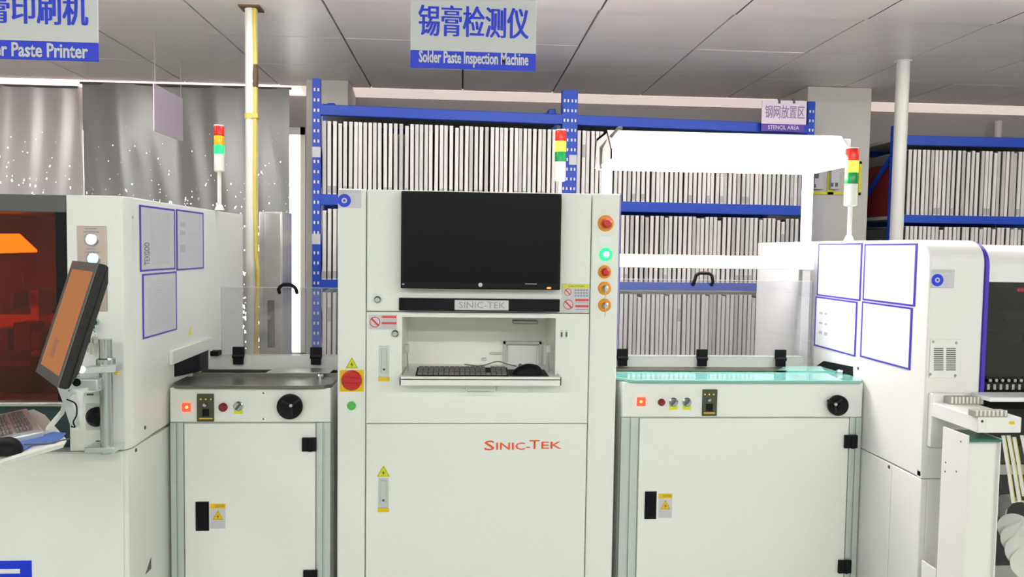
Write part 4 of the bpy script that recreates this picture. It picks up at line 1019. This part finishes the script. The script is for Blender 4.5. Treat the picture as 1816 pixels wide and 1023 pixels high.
# chrome arm and post
pz0 = W(190, 797, YPF-.05); pz1 = W(187, 601, YPF-.05); xx = (pz0.x+pz1.x)/2; yy = YPF-.05
ar = thing('monitor_arm', 'polished steel post and arm bracket in front of the printer pillar', 'bracket', (xx, yy, zbase-.01))
pc = obj('post', MB().frustum((xx, yy, pz0.z-.01), (xx, yy, pz1.z), .0165, n=24), 'chrome', ar)
a, b, c, d = R(155, 790, 206, 800, yy); obj('base_block', MB().box(a, b+.004, yy-.02, YPF-.006, c, d), 'aluminium', ar, bevel=.002)
for (y_, h_) in ((640, 16),):
    z = W(190, y_, yy).z; obj('clamp_ring', MB().lathe((xx, yy, z-.012), (0, 0, 1), [(0, .021), (.003, .024), (.018, .024), (.021, .020)]), 'chrome', ar)
a, b, c, d = R(118, 647, 206, 660, yy-.02); obj('upper_arm', MB().hexa([Vector(p) for p in [(a, yy-.08, c), (b, yy-.022, c), (b, yy+.02, c), (a, yy-.05, c), (a, yy-.08, d-.004), (b, yy-.022, d), (b, yy+.02, d), (a, yy-.05, d-.004)]]), 'aluminium', ar, bevel=.002)
a, b, c, d = R(118, 668, 182, 690, yy-.01); obj('lower_arm', MB().box(a, b, yy-.04, yy+.0, c, d), 'aluminium', ar, bevel=.004)
c_ = W(136, 678, yy-.04); obj('bore', MB().lathe(c_, (0, -1, 0), [(0, .011), (.001, .011)], 20), 'black', ar)
obj('pivot_bolt', MB().lathe(W(137, 664, yy-.04), (0, -1, 0), [(0, .008), (.006, .008), (.008, .005)], 12), 'chrome', ar)
obj('lock_screw', MB().frustum(W(203, 662, yy-.01), W(210, 662, yy-.01), .004, n=10), 'yellow', ar)
obj('screen_mount', MB().tube([TL+u*wl*.75+vv*Hh*.85-nn*.045, W(118, 672, yy-.05)], .008, 10), 'chrome', ar)

# ================================================================== KEYBOARD TRAY (lower left)
def onp(px, py, z):   # point of the tray plane
    r = ray(px, py); t_ = (z-ZC)/r.z; return Vector((r.x*t_, r.y*t_, z))
zT = .935
tk = [onp(-80, 850, zT), onp(30, 812, zT), onp(112, 788, zT), onp(118, 778, zT), onp(80, 735, zT), onp(60, 725, zT), onp(-60, 752, zT)]
tt = thing('keyboard_shelf', 'white swing-out shelf holding the grey keyboard at lower left', 'shelf', (tk[1].x, tk[1].y, zT-.01))
obj('board', MB().prism(tk, (0, 0, -.008)), 'white_coat', tt, bevel=.002)
obj('front_lip', MB().tube([tk[0]+Vector((0, 0, .003)), tk[1]+Vector((0, 0, .003)), tk[2]+Vector((0, 0, .003))], .005, 8), 'white_coat', tt)
e0 = W(88, 755, yy-.1); e1 = W(110, 735, yy-.08); e2 = W(122, 700, yy-.06); e3 = W(178, 692, yy-.02)
obj('support_arm', MB().ribbon([onp(85, 765, zT-.006), e1, W(118, 706, yy-.05), W(130, 699, yy-.04), e3], (0, .012, .0), (.002, 0, .014)), 'white_coat', tt)
ps = [W(108, 684, yy-.09), W(118, 710, yy-.09), W(130, 748, yy-.08), W(133, 757, yy-.08)]
pc_ = obj('perforated_strip', MB().ribbon(ps, (.010, 0, .003), (0, .003, 0)), 'aluminium', tt)
ps = [W(142, 692, yy-.07), W(140, 730, yy-.07), W(136, 762, yy-.07)]
obj('cable_strip', MB().ribbon(ps, (.008, 0, 0), (0, .003, 0)), 'white_coat', tt)
obj('cable', MB().tube([W(118, 708, yy-.1), W(134, 716, yy-.1), W(136, 735, yy-.1), W(130, 748, yy-.1), W(133, 757, yy-.1), W(126, 756, yy-.1)], .002, 6, 4), 'black', tt)
obj('mat_leaf', MB().prism([onp(-40, 806, zT+.001), onp(35, 803, zT+.001), onp(60, 790, zT+.001), onp(100, 786, zT+.001), onp(117, 770, zT+.001), onp(95, 768, zT+.001), onp(20, 790, zT+.001)], (0, 0, .004)), 'blue_mat', tt, bevel=.001).name = 'mouse_mat'
lab(bpy.data.objects['mouse_mat'], 'thin blue mouse mat')
# keyboard
kz = zT+.012
K = [onp(-60, 830, kz), onp(80, 780, kz), onp(50, 728, kz), onp(-60, 757, kz)]
K = [onp(-70, 800, kz), onp(78, 768, kz), onp(48, 727, kz), onp(-70, 752, kz)]
kt = thing('computer_keyboard', 'light grey keyboard on the swing-out shelf, cut off at lower left', 'keyboard', (K[0]+K[2])/2)
obj('case', MB().prism([p-Vector((0, 0, .011)) for p in K], (0, 0, .016)), 'aluminium', kt, bevel=.003)
ks = MB()
def kp(u_, v_): return (K[0]*(1-u_)+K[1]*u_)*(1-v_)+(K[3]*(1-u_)+K[2]*u_)*v_+Vector((0, 0, .0055))
for i in range(20):
    for j in range(5):
        if i == 14: continue
        u0 = .03+.86*i/20; u1_ = u0+.035; v0 = .12+.155*j; v1_ = v0+.125
        q4 = [kp(u0, v0), kp(u1_, v0), kp(u1_, v1_), kp(u0, v1_)]
        ks.prism(q4, (0, 0, .005))
stuff(obj('keys', ks, 'key_grey', kt))
mc = onp(8, 800, zT+.006)
mouse('black mouse on the blue mat at the lower left corner', mc.x, mc.y, zT+.006, .095, 2.6, MB().tube([mc+Vector((.03, .02, .01)), mc+Vector((.06, .05, .003)), mc+Vector((.09, .1, .003))], .0018, 6))

# ================================================================== PLACEMENT MACHINE (right)
XQ = max(1.285, xb2+.006); YQF = WX(1642, 650, XQ).y; YQB = 3.42
pm = thing('placement_machine', 'large white component placement machine at right, with dark window and blue trim', 'machine', (XQ+.6, YQF+.6, 0))
zs2 = WX(1600, 832, XQ).z
def sideprof(y0, y1, z0, z1, rad, n=8):
    pts = [(y0, z0)]
    for i in range(n+1):
        a_ = math.pi-(math.pi/2)*i/n; pts.append((y0+rad+rad*math.cos(a_), z1-rad+rad*math.sin(a_)))
    pts += [(y1, z1), (y1, z0)]; return pts
xq1 = W(1743, 560, YQF).x
obj('side_body', MB().prism([(XQ, y, z) for y, z in sideprof(YQF, YQB, zs2+.0015, ZR, .07)], (xq1-XQ, 0, 0)), 'white_coat_warm', pm, bevel=.004)
obj('trim_strip', MB().prism([(xq1, y, z) for y, z in sideprof(YQF-.006, YQB, .98, ZR-.004, .075)], (.010, 0, 0)), 'blue_trim', pm)
xq2 = xq1+.010; XQR = 3.0
# hood with window opening
zwT = W(1780, 500, YQF+.02).z; zwB = W(1780, 690, YQF+.02).z
hp = sideprof(YQF+.012, YQF+.40, zwT, ZR-.012, .075)
obj('hood', MB().prism([(xq2, y, z) for y, z in hp], (XQR-xq2, 0, 0)), 'white_coat_warm', pm)
obj('smoked_window', MB().box(xq2+.004, XQR, YQF+.022, YQF+.027, zwB+.03, zwT), 'smoke_glass', pm)
obj('window_edge', MB().box(xq2, xq2+.008, YQF+.014, YQF+.03, zwB+.01, zwT), 'violet', pm)
obj('chamber', MB().box(xq2, XQR, YQF+.39, YQF+.40, .6, zwT).box(xq2, XQR, YQF+.40, YQB, zs2, ZR-.02), 'interior_dark', pm)
cc = MB()
for i, (px_, py_, w, h) in enumerate(((1760, 575, 30, 14), (1790, 570, 40, 40), (1775, 600, 70, 16))):
    a, b, c, d = R(px_-w/2, py_-h/2, px_+w/2, py_+h/2, YQF+.25); cc.box(a, b, YQF+.2+i*.02, YQF+.3, c, d)
obj('placement_head', cc, 'interior_grey', pm, bevel=.004)
a, b, c, d = R(1745, 612, 1850, 650, YQF+.2); obj('green_board', MB().box(a, b, YQF+.16, YQF+.3, c, d), 'pcb_green', pm)
for k in range(2):
    q_ = W(1807+6*k, 514, YQF+.1); obj('indicator', MB().lathe(q_, (0, -1, 0), [(0, .006), (.002, .005)], 12), 'red_lit', pm)
# feeder noses under the window
fb = MB().box(xq2, XQR, YQF+.02, YQF+.2, zwB-.06, zwB+.0); obj('feeder_bank', fb, 'black', pm)
for i in range(12):
    a = W(1752+i*11, 662, YQF+.0).x
    o = obj('feeder_nose', MB().box(a, a+.008, YQF+.0, YQF+.05, zwB+.002, zwB+.018).lathe((a+.006, YQF+.0, zwB+.03), (0, -1, 0), [(0, .005), (.004, .005)], 10), 'steel', pm)
stuff(obj('feeder_teeth', (lambda m_b: ([m_b.box(xq2+.004+i*.007, xq2+.007+i*.007, YQF+.012, YQF+.02, zwB-.025, zwB-.012) for i in range(60)], m_b)[1])(MB()), 'dark_grey', pm))
# vent plate and label on the narrow front
vp = obj('vent_plate', MB().rect((1648, 601, 1703, 670), YQF, .003), 'white_coat_warm', pm, bevel=.001)
for cx_ in (1664.5, 1686.5):
    for i in range(12):
        py_ = 617+i*3.45; obj('slot', MB().rect((cx_-8.5, py_, cx_+8.5, py_+1.7), YQF-.003, .0004), 'seam_dark', vp)
for q_ in ((1655, 606), (1696, 608), (1650, 664), (1694, 666)): obj('screw', MB().lathe(W(*q_, YQF-.003), (0, -1, 0), [(0, .0045), (.0015, .003)], 10), 'steel', vp)
disc_sticker(1652, 478, 40, 32, YQF-.004, pm)
obj('label_block', MB().rect((1654, 480, 1691, 508), YQF, .0032), 'paper_white', pm)
# lower front below the window
obj('front_panel', MB().box(XQ, xq1-.0, YQF+.001, YQF+.02, zs2+.001, zs2+.02), 'white_coat_warm', pm)
yj = WX(1578, 900, XQ).y
obj('base_panel', MB().box(XQ, XQ+.02, YQF, yj-.0015, .08, zs2-.0015), 'white_coat_warm', pm, bevel=.003)
obj('base_panel', MB().box(XQ, XQ+.02, yj+.0015, YQB, .08, zs2-.0015), 'white_coat_warm', pm, bevel=.003)
obj('base_front', MB().box(XQ+.02, xq1+.02, YQF, YQF+.02, .08, zs2-.0015), 'white_coat_warm', pm, bevel=.003)
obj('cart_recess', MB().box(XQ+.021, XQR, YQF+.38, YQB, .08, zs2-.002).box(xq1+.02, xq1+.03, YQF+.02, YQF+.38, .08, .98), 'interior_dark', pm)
for q_ in ((1577, 828), (1522, 653)):
    c = WX(*q_, XQ); obj('screw_cap', MB().lathe(c, (-1, 0, 0), [(0, .006), (.002, .005)], 10), 'olive_plate', pm)
q1, q2_, q3, q4 = WX(1513, 668, XQ), WX(1513, 650, XQ), WX(1462, 640, XQ), WX(1440, 655, XQ)
obj('board_inlet', MB().prism([q1, q2_, q3, q4], (-.003, 0, 0)), 'black', pm)
for y in (YQF+.1, YQB-.1): obj('foot', MB().lathe((XQ+.08, y, 0), (0, 0, 1), [(0, .035), (.02, .035), (.025, .014), (.09, .014)], 16), 'black', pm)
XS = XQ-.0006
sleeve('blue-edged white document sleeve, upper left of four on the right machine side', XS, ((1452, 430), (1532, 433), (1524, 534), (1449, 523)), -1, [], pm='paper_white')
sleeve('blue-edged white document sleeve, upper right of four on the right machine side', XS, ((1535, 431), (1630, 433), (1620, 543), (1529, 532)), -1, [], pm='paper_white')
sleeve('blue-edged document sleeve with small marks, lower left of four on the right machine side', XS, ((1449, 524), (1523, 537), (1515, 634), (1442, 610)), -1, [(.80, .88, .66, .70), (.68, .76, .66, .70), (.80, .88, .46, .50), (.68, .74, .46, .50), (.80, .88, .26, .32), (.66, .74, .26, .32)], pm='paper_white')
sleeve('blue-edged blank document sleeve, lower right of four on the right machine side', XS, ((1530, 534), (1620, 546), (1613, 655), (1525, 633)), -1, [], pm='paper_white')

# feeder table, stand, tapes and reels in front of it
XF = WX(1650, 700, XQ+.01).x; YF0 = W(1737, 740, 1.9).y; 
yfr = 1.905; xF = XQ+.012
zf1 = W(1737, 736, yfr).z; zf0 = W(1737, 768, yfr).z
ft = thing('feeder_table', 'white feeder table jutting from the right machine, with ribbed connectors', 'table', (xF+.1, 2.0, zf0))
xf2 = W(1812, 750, yfr).x
obj('box', MB().box(xF, xf2, yfr, YQF, zf0, zf1-.006), 'white_coat_warm', ft, bevel=.003)
obj('back_bracket', MB().box(xF-.001, xF+.10, YQF-.02, YQF-.001, zf0-.09, zf1+.02), 'white_coat_warm', ft, bevel=.003)
def ribbed(pa, pb, y0, y1, z0, z1, n, nm='connector'):
    o = obj(nm, MB().box(pa, pb, y0, y1, z0, z1), 'interior_grey', ft)
    mb = MB()
    for i in range(n):
        x = pa+(pb-pa)*(i+.2)/n; mb.box(x, x+(pb-pa)*.5/n, y0-.002, y0, z0+.003, z1+.002)
    stuff(obj('ribs', mb, 'tube_white', o)); return o
a, b, c, d = R(1678, 686, 1737, 699, YQF-.03); ribbed(a, b, YQF-.05, YQF-.02, zf1-.006, zf1+.014, 9)
a, b, c, d = R(1722, 713, 1780, 730, yfr+.02); ribbed(a, b, yfr+.004, yfr+.03, zf1-.006, zf1+.010, 8)
a, b, c, d = R(1752, 697, 1830, 711, YQF-.08); obj('white_plate', MB().box(a, b+.1, YQF-.09, YQF-.01, c, c+.012), 'paper_white', ft)
obj('front_recess', MB().rect((1748, 742, 1789, 762), yfr, .001), 'white_coat', ft, bevel=.0005)
obj('label', MB().rect((1787, 747, 1799, 752), yfr, .0008), 'yellow', ft); obj('screw', MB().lathe(W(1736+6, 747, yfr), (0, -1, 0), [(0, .004), (.001, .003)], 8), 'olive_plate', ft)
# stand post
sx0 = XQ+.002; sy0 = WX(1712, 900, sx0).y; sy1 = WX(1666, 900, sx0).y; 
zs_t = W(1712, 775, sy0).z; sx1 = W(1768, 900, sy0).x
sd = thing('feeder_stand', 'tall pale sheet-metal stand under the feeder table at lower right', 'stand', (sx0+.05, (sy0+sy1)/2, 0))
obj('side_plate', MB().box(sx0, sx0+.003, sy0, sy1, .02, zs_t+.004), 'white_coat_warm', sd, bevel=.001)
obj('front_plate', MB().box(sx0+.003, sx1, sy0+.012, sy0+.016, .02, zs_t-.01), 'white_coat_warm', sd)
obj('right_plate', MB().box(sx1, sx1+.003, sy0, sy1, .02, zs_t-.004), 'white_coat_warm', sd)
obj('glass_cap', MB().box(sx0+.003, sx1+.003, sy0-.004, sy1, zs_t-.012, zs_t-.006), 'green_edge', sd)
obj('base_plate', MB().box(sx0-.03, sx1+.03, sy0-.03, sy1+.05, 0, .02), 'white_coat_warm', sd)
p_ = WX(1640, 1010, XQ-.02)
obj('foot_bracket', MB().box(sx0-.004, sx0, sy1-.0, sy1+.065, .02, p_.z+.01), 'white_coat_warm', sd, bevel=.001)
for q_ in ((1704, 783), (1677, 820), (1676, 836), (1696, 836)): obj('screw', MB().lathe(WX(*q_, sx0), (-1, 0, 0), [(0, .003), (.001, .002)], 8), 'dark_grey', sd)
for i, (pts, lb) in enumerate(((((1779, 772), (1784, 805), (1791, 850), (1797, 892)), 'leftmost'), (((1788, 772), (1796, 815), (1803, 860), (1808, 890)), 'second'), (((1798, 775), (1806, 820), (1812, 860), (1816, 880)), 'third'), (((1812, 772), (1818, 800), (1828, 840), (1838, 880)), 'rightmost'))):
    P = [W(x, y, yfr+.03+.01*i) for x, y in pts]
    q = []
    for k in range(len(P)-1):
        for s in range(4): q.append(P[k].lerp(P[k+1], s/4))
    q.append(P[-1])
    t = thing('carrier_tape', 'white paper carrier tape hanging at the right edge, %s of four' % lb, 'tape', P[0])
    obj('strip', MB().ribbon(q, (.0048, 0, 0), (0, .0012, 0)), 'tube_white', t)
    obj('edge', MB().ribbon([p+Vector((.0055, -.0004, 0)) for p in q], (.0012, 0, 0), (0, .0012, 0)), 'yellow_cable', t)
a, b, c, d = R(1765, 880, 1830, 900, 2.02)
rc = thing('reel_holder', 'curved grey tray holding the tape reels at the lower right edge', 'holder', (a+.1, 2.1, c-.2))
pts = [W(1768, 915, 2.16), W(1772, 898, 2.16), W(1785, 885, 2.16), W(1800, 884, 2.16), W(1816, 892, 2.16), W(1860, 915, 2.16)]
obj('guide', MB().ribbon(pts, (0, .03, 0), (.004, 0, .004)), 'grey_coat', rc)
obj('rail', MB().box(a, a+.5, 2.16, 2.18, d-.3, d-.26), 'steel', rc); obj('rail', MB().box(a, a+.5, 2.16, 2.18, d+.02, d+.05), 'steel', rc)
[obj('upright', MB().box(a+q_, a+q_+.03, 2.18, 2.20, 0, d+.05), 'dark_grey', rc) for q_ in (.06, .4)]
for i, (px_, py_) in enumerate(((1800, 938), (1806, 958), (1814, 980), (1824, 1003))):
    c = W(px_, py_, 2.10-.03*i)
    rz_ = 1.15
    ax = Vector((-.55, -.62, .55)).normalized()
    t = thing('tape_reel', 'white component reel in the lower right corner, %s from the top' % ('topmost', 'second', 'third', 'lowest')[i] if i else 'white component reel in the lower right corner, topmost of the four', 'reel', c)
    R_ = .044
    obj('flange', MB().lathe(c-ax*.006, ax, [(0, R_), (.0012, R_)], 28), 'tube_white', t)
    obj('flange', MB().lathe(c+ax*.006, ax, [(0, R_), (.0012, R_)], 28), 'tube_white', t)
    obj('hub', MB().lathe(c-ax*.005, ax, [(0, R_*.7), (.011, R_*.7)], 20), 'paper', t)

# ================================================================== THINGS BEHIND
# silver cabinet behind the left conveyor
Yz = 3.7; a, b, c, d = R(469, 374, 500, 640, Yz)
cb_ = thing('silver_cabinet', 'shiny silver cabinet behind the left conveyor, right of the ceiling pipe', 'cabinet', ((a+b)/2, Yz+.14, 0))
obj('body', MB().box(a-.03, b, Yz+.01, Yz+.22, 0, d), 'cabinet_silver', cb_, bevel=.006)
obj('door', MB().box(a, b-.004, Yz, Yz+.01, .1, d-.01), 'cabinet_silver', cb_, bevel=.003)
a2, b2, c2, d2 = R(475, 532, 487, 616, Yz); obj('handle_plate', MB().box(a2, b2, Yz-.006, Yz, c2, d2), 'dark_grey', cb_, bevel=.002)
obj('handle_knob', MB().lathe(W(477, 563, Yz-.006), (0, -1, 0), [(0, .012), (.015, .010)], 16), 'steel', cb_)
# electrical panel with yellow border on right column
a, b, c, d = R(1436, 285, 1528, 345, 4.71)
ep = thing('switch_panel', 'white socket panel outlined in yellow tape on the right column', 'switch', ((a+b)/2, 4.70, c))
obj('tape_border', MB().box(a, b, 4.712, 4.719, c, c+.016).box(a, a+.016, 4.712, 4.719, c, d).box(b-.016, b, 4.712, 4.719, c, d).box((a+b)/2-.05, (a+b)/2-.01, 4.712, 4.719, c, d).box(a, b, 4.712, 4.719, d-.016, d), 'yellow_bright', ep)
for px_ in (1448, 1477):
    obj('switch_box', MB().rect((px_-7, 300, px_+9, 336), 4.712, .03), 'paper', ep, bevel=.003)
obj('switch_mark', MB().rect((1445, 308, 1452, 316), 4.682, .001).rect((1442, 326, 1447, 333), 4.682, .001).rect((1473, 324, 1478, 331), 4.682, .001).rect((1481, 324, 1486, 331), 4.682, .001), 'dark_grey', ep)
a, b, c, d = R(1436, 350, 1462, 425, 4.71); obj('notice', MB().box(a, b, 4.716, 4.719, c, d), 'paper', ep)
# dark blue clips on the rack top and small box
for i, (px_, lb) in enumerate(((590, 'small dark blue box on the rack top, near the left upright'), (978, 'small dark blue box on the rack top, left of the middle uprights'))):
    a, b, c, d = R(px_-7, 178 if i == 0 else 188, px_+6, 192, 4.5)
    tag(obj('rack_box', MB().box(a, b, 4.45, 4.55, bz[0][1]-.004, bz[0][1]+.05), 'blue_paint', bevel=.004), lb, 'box')
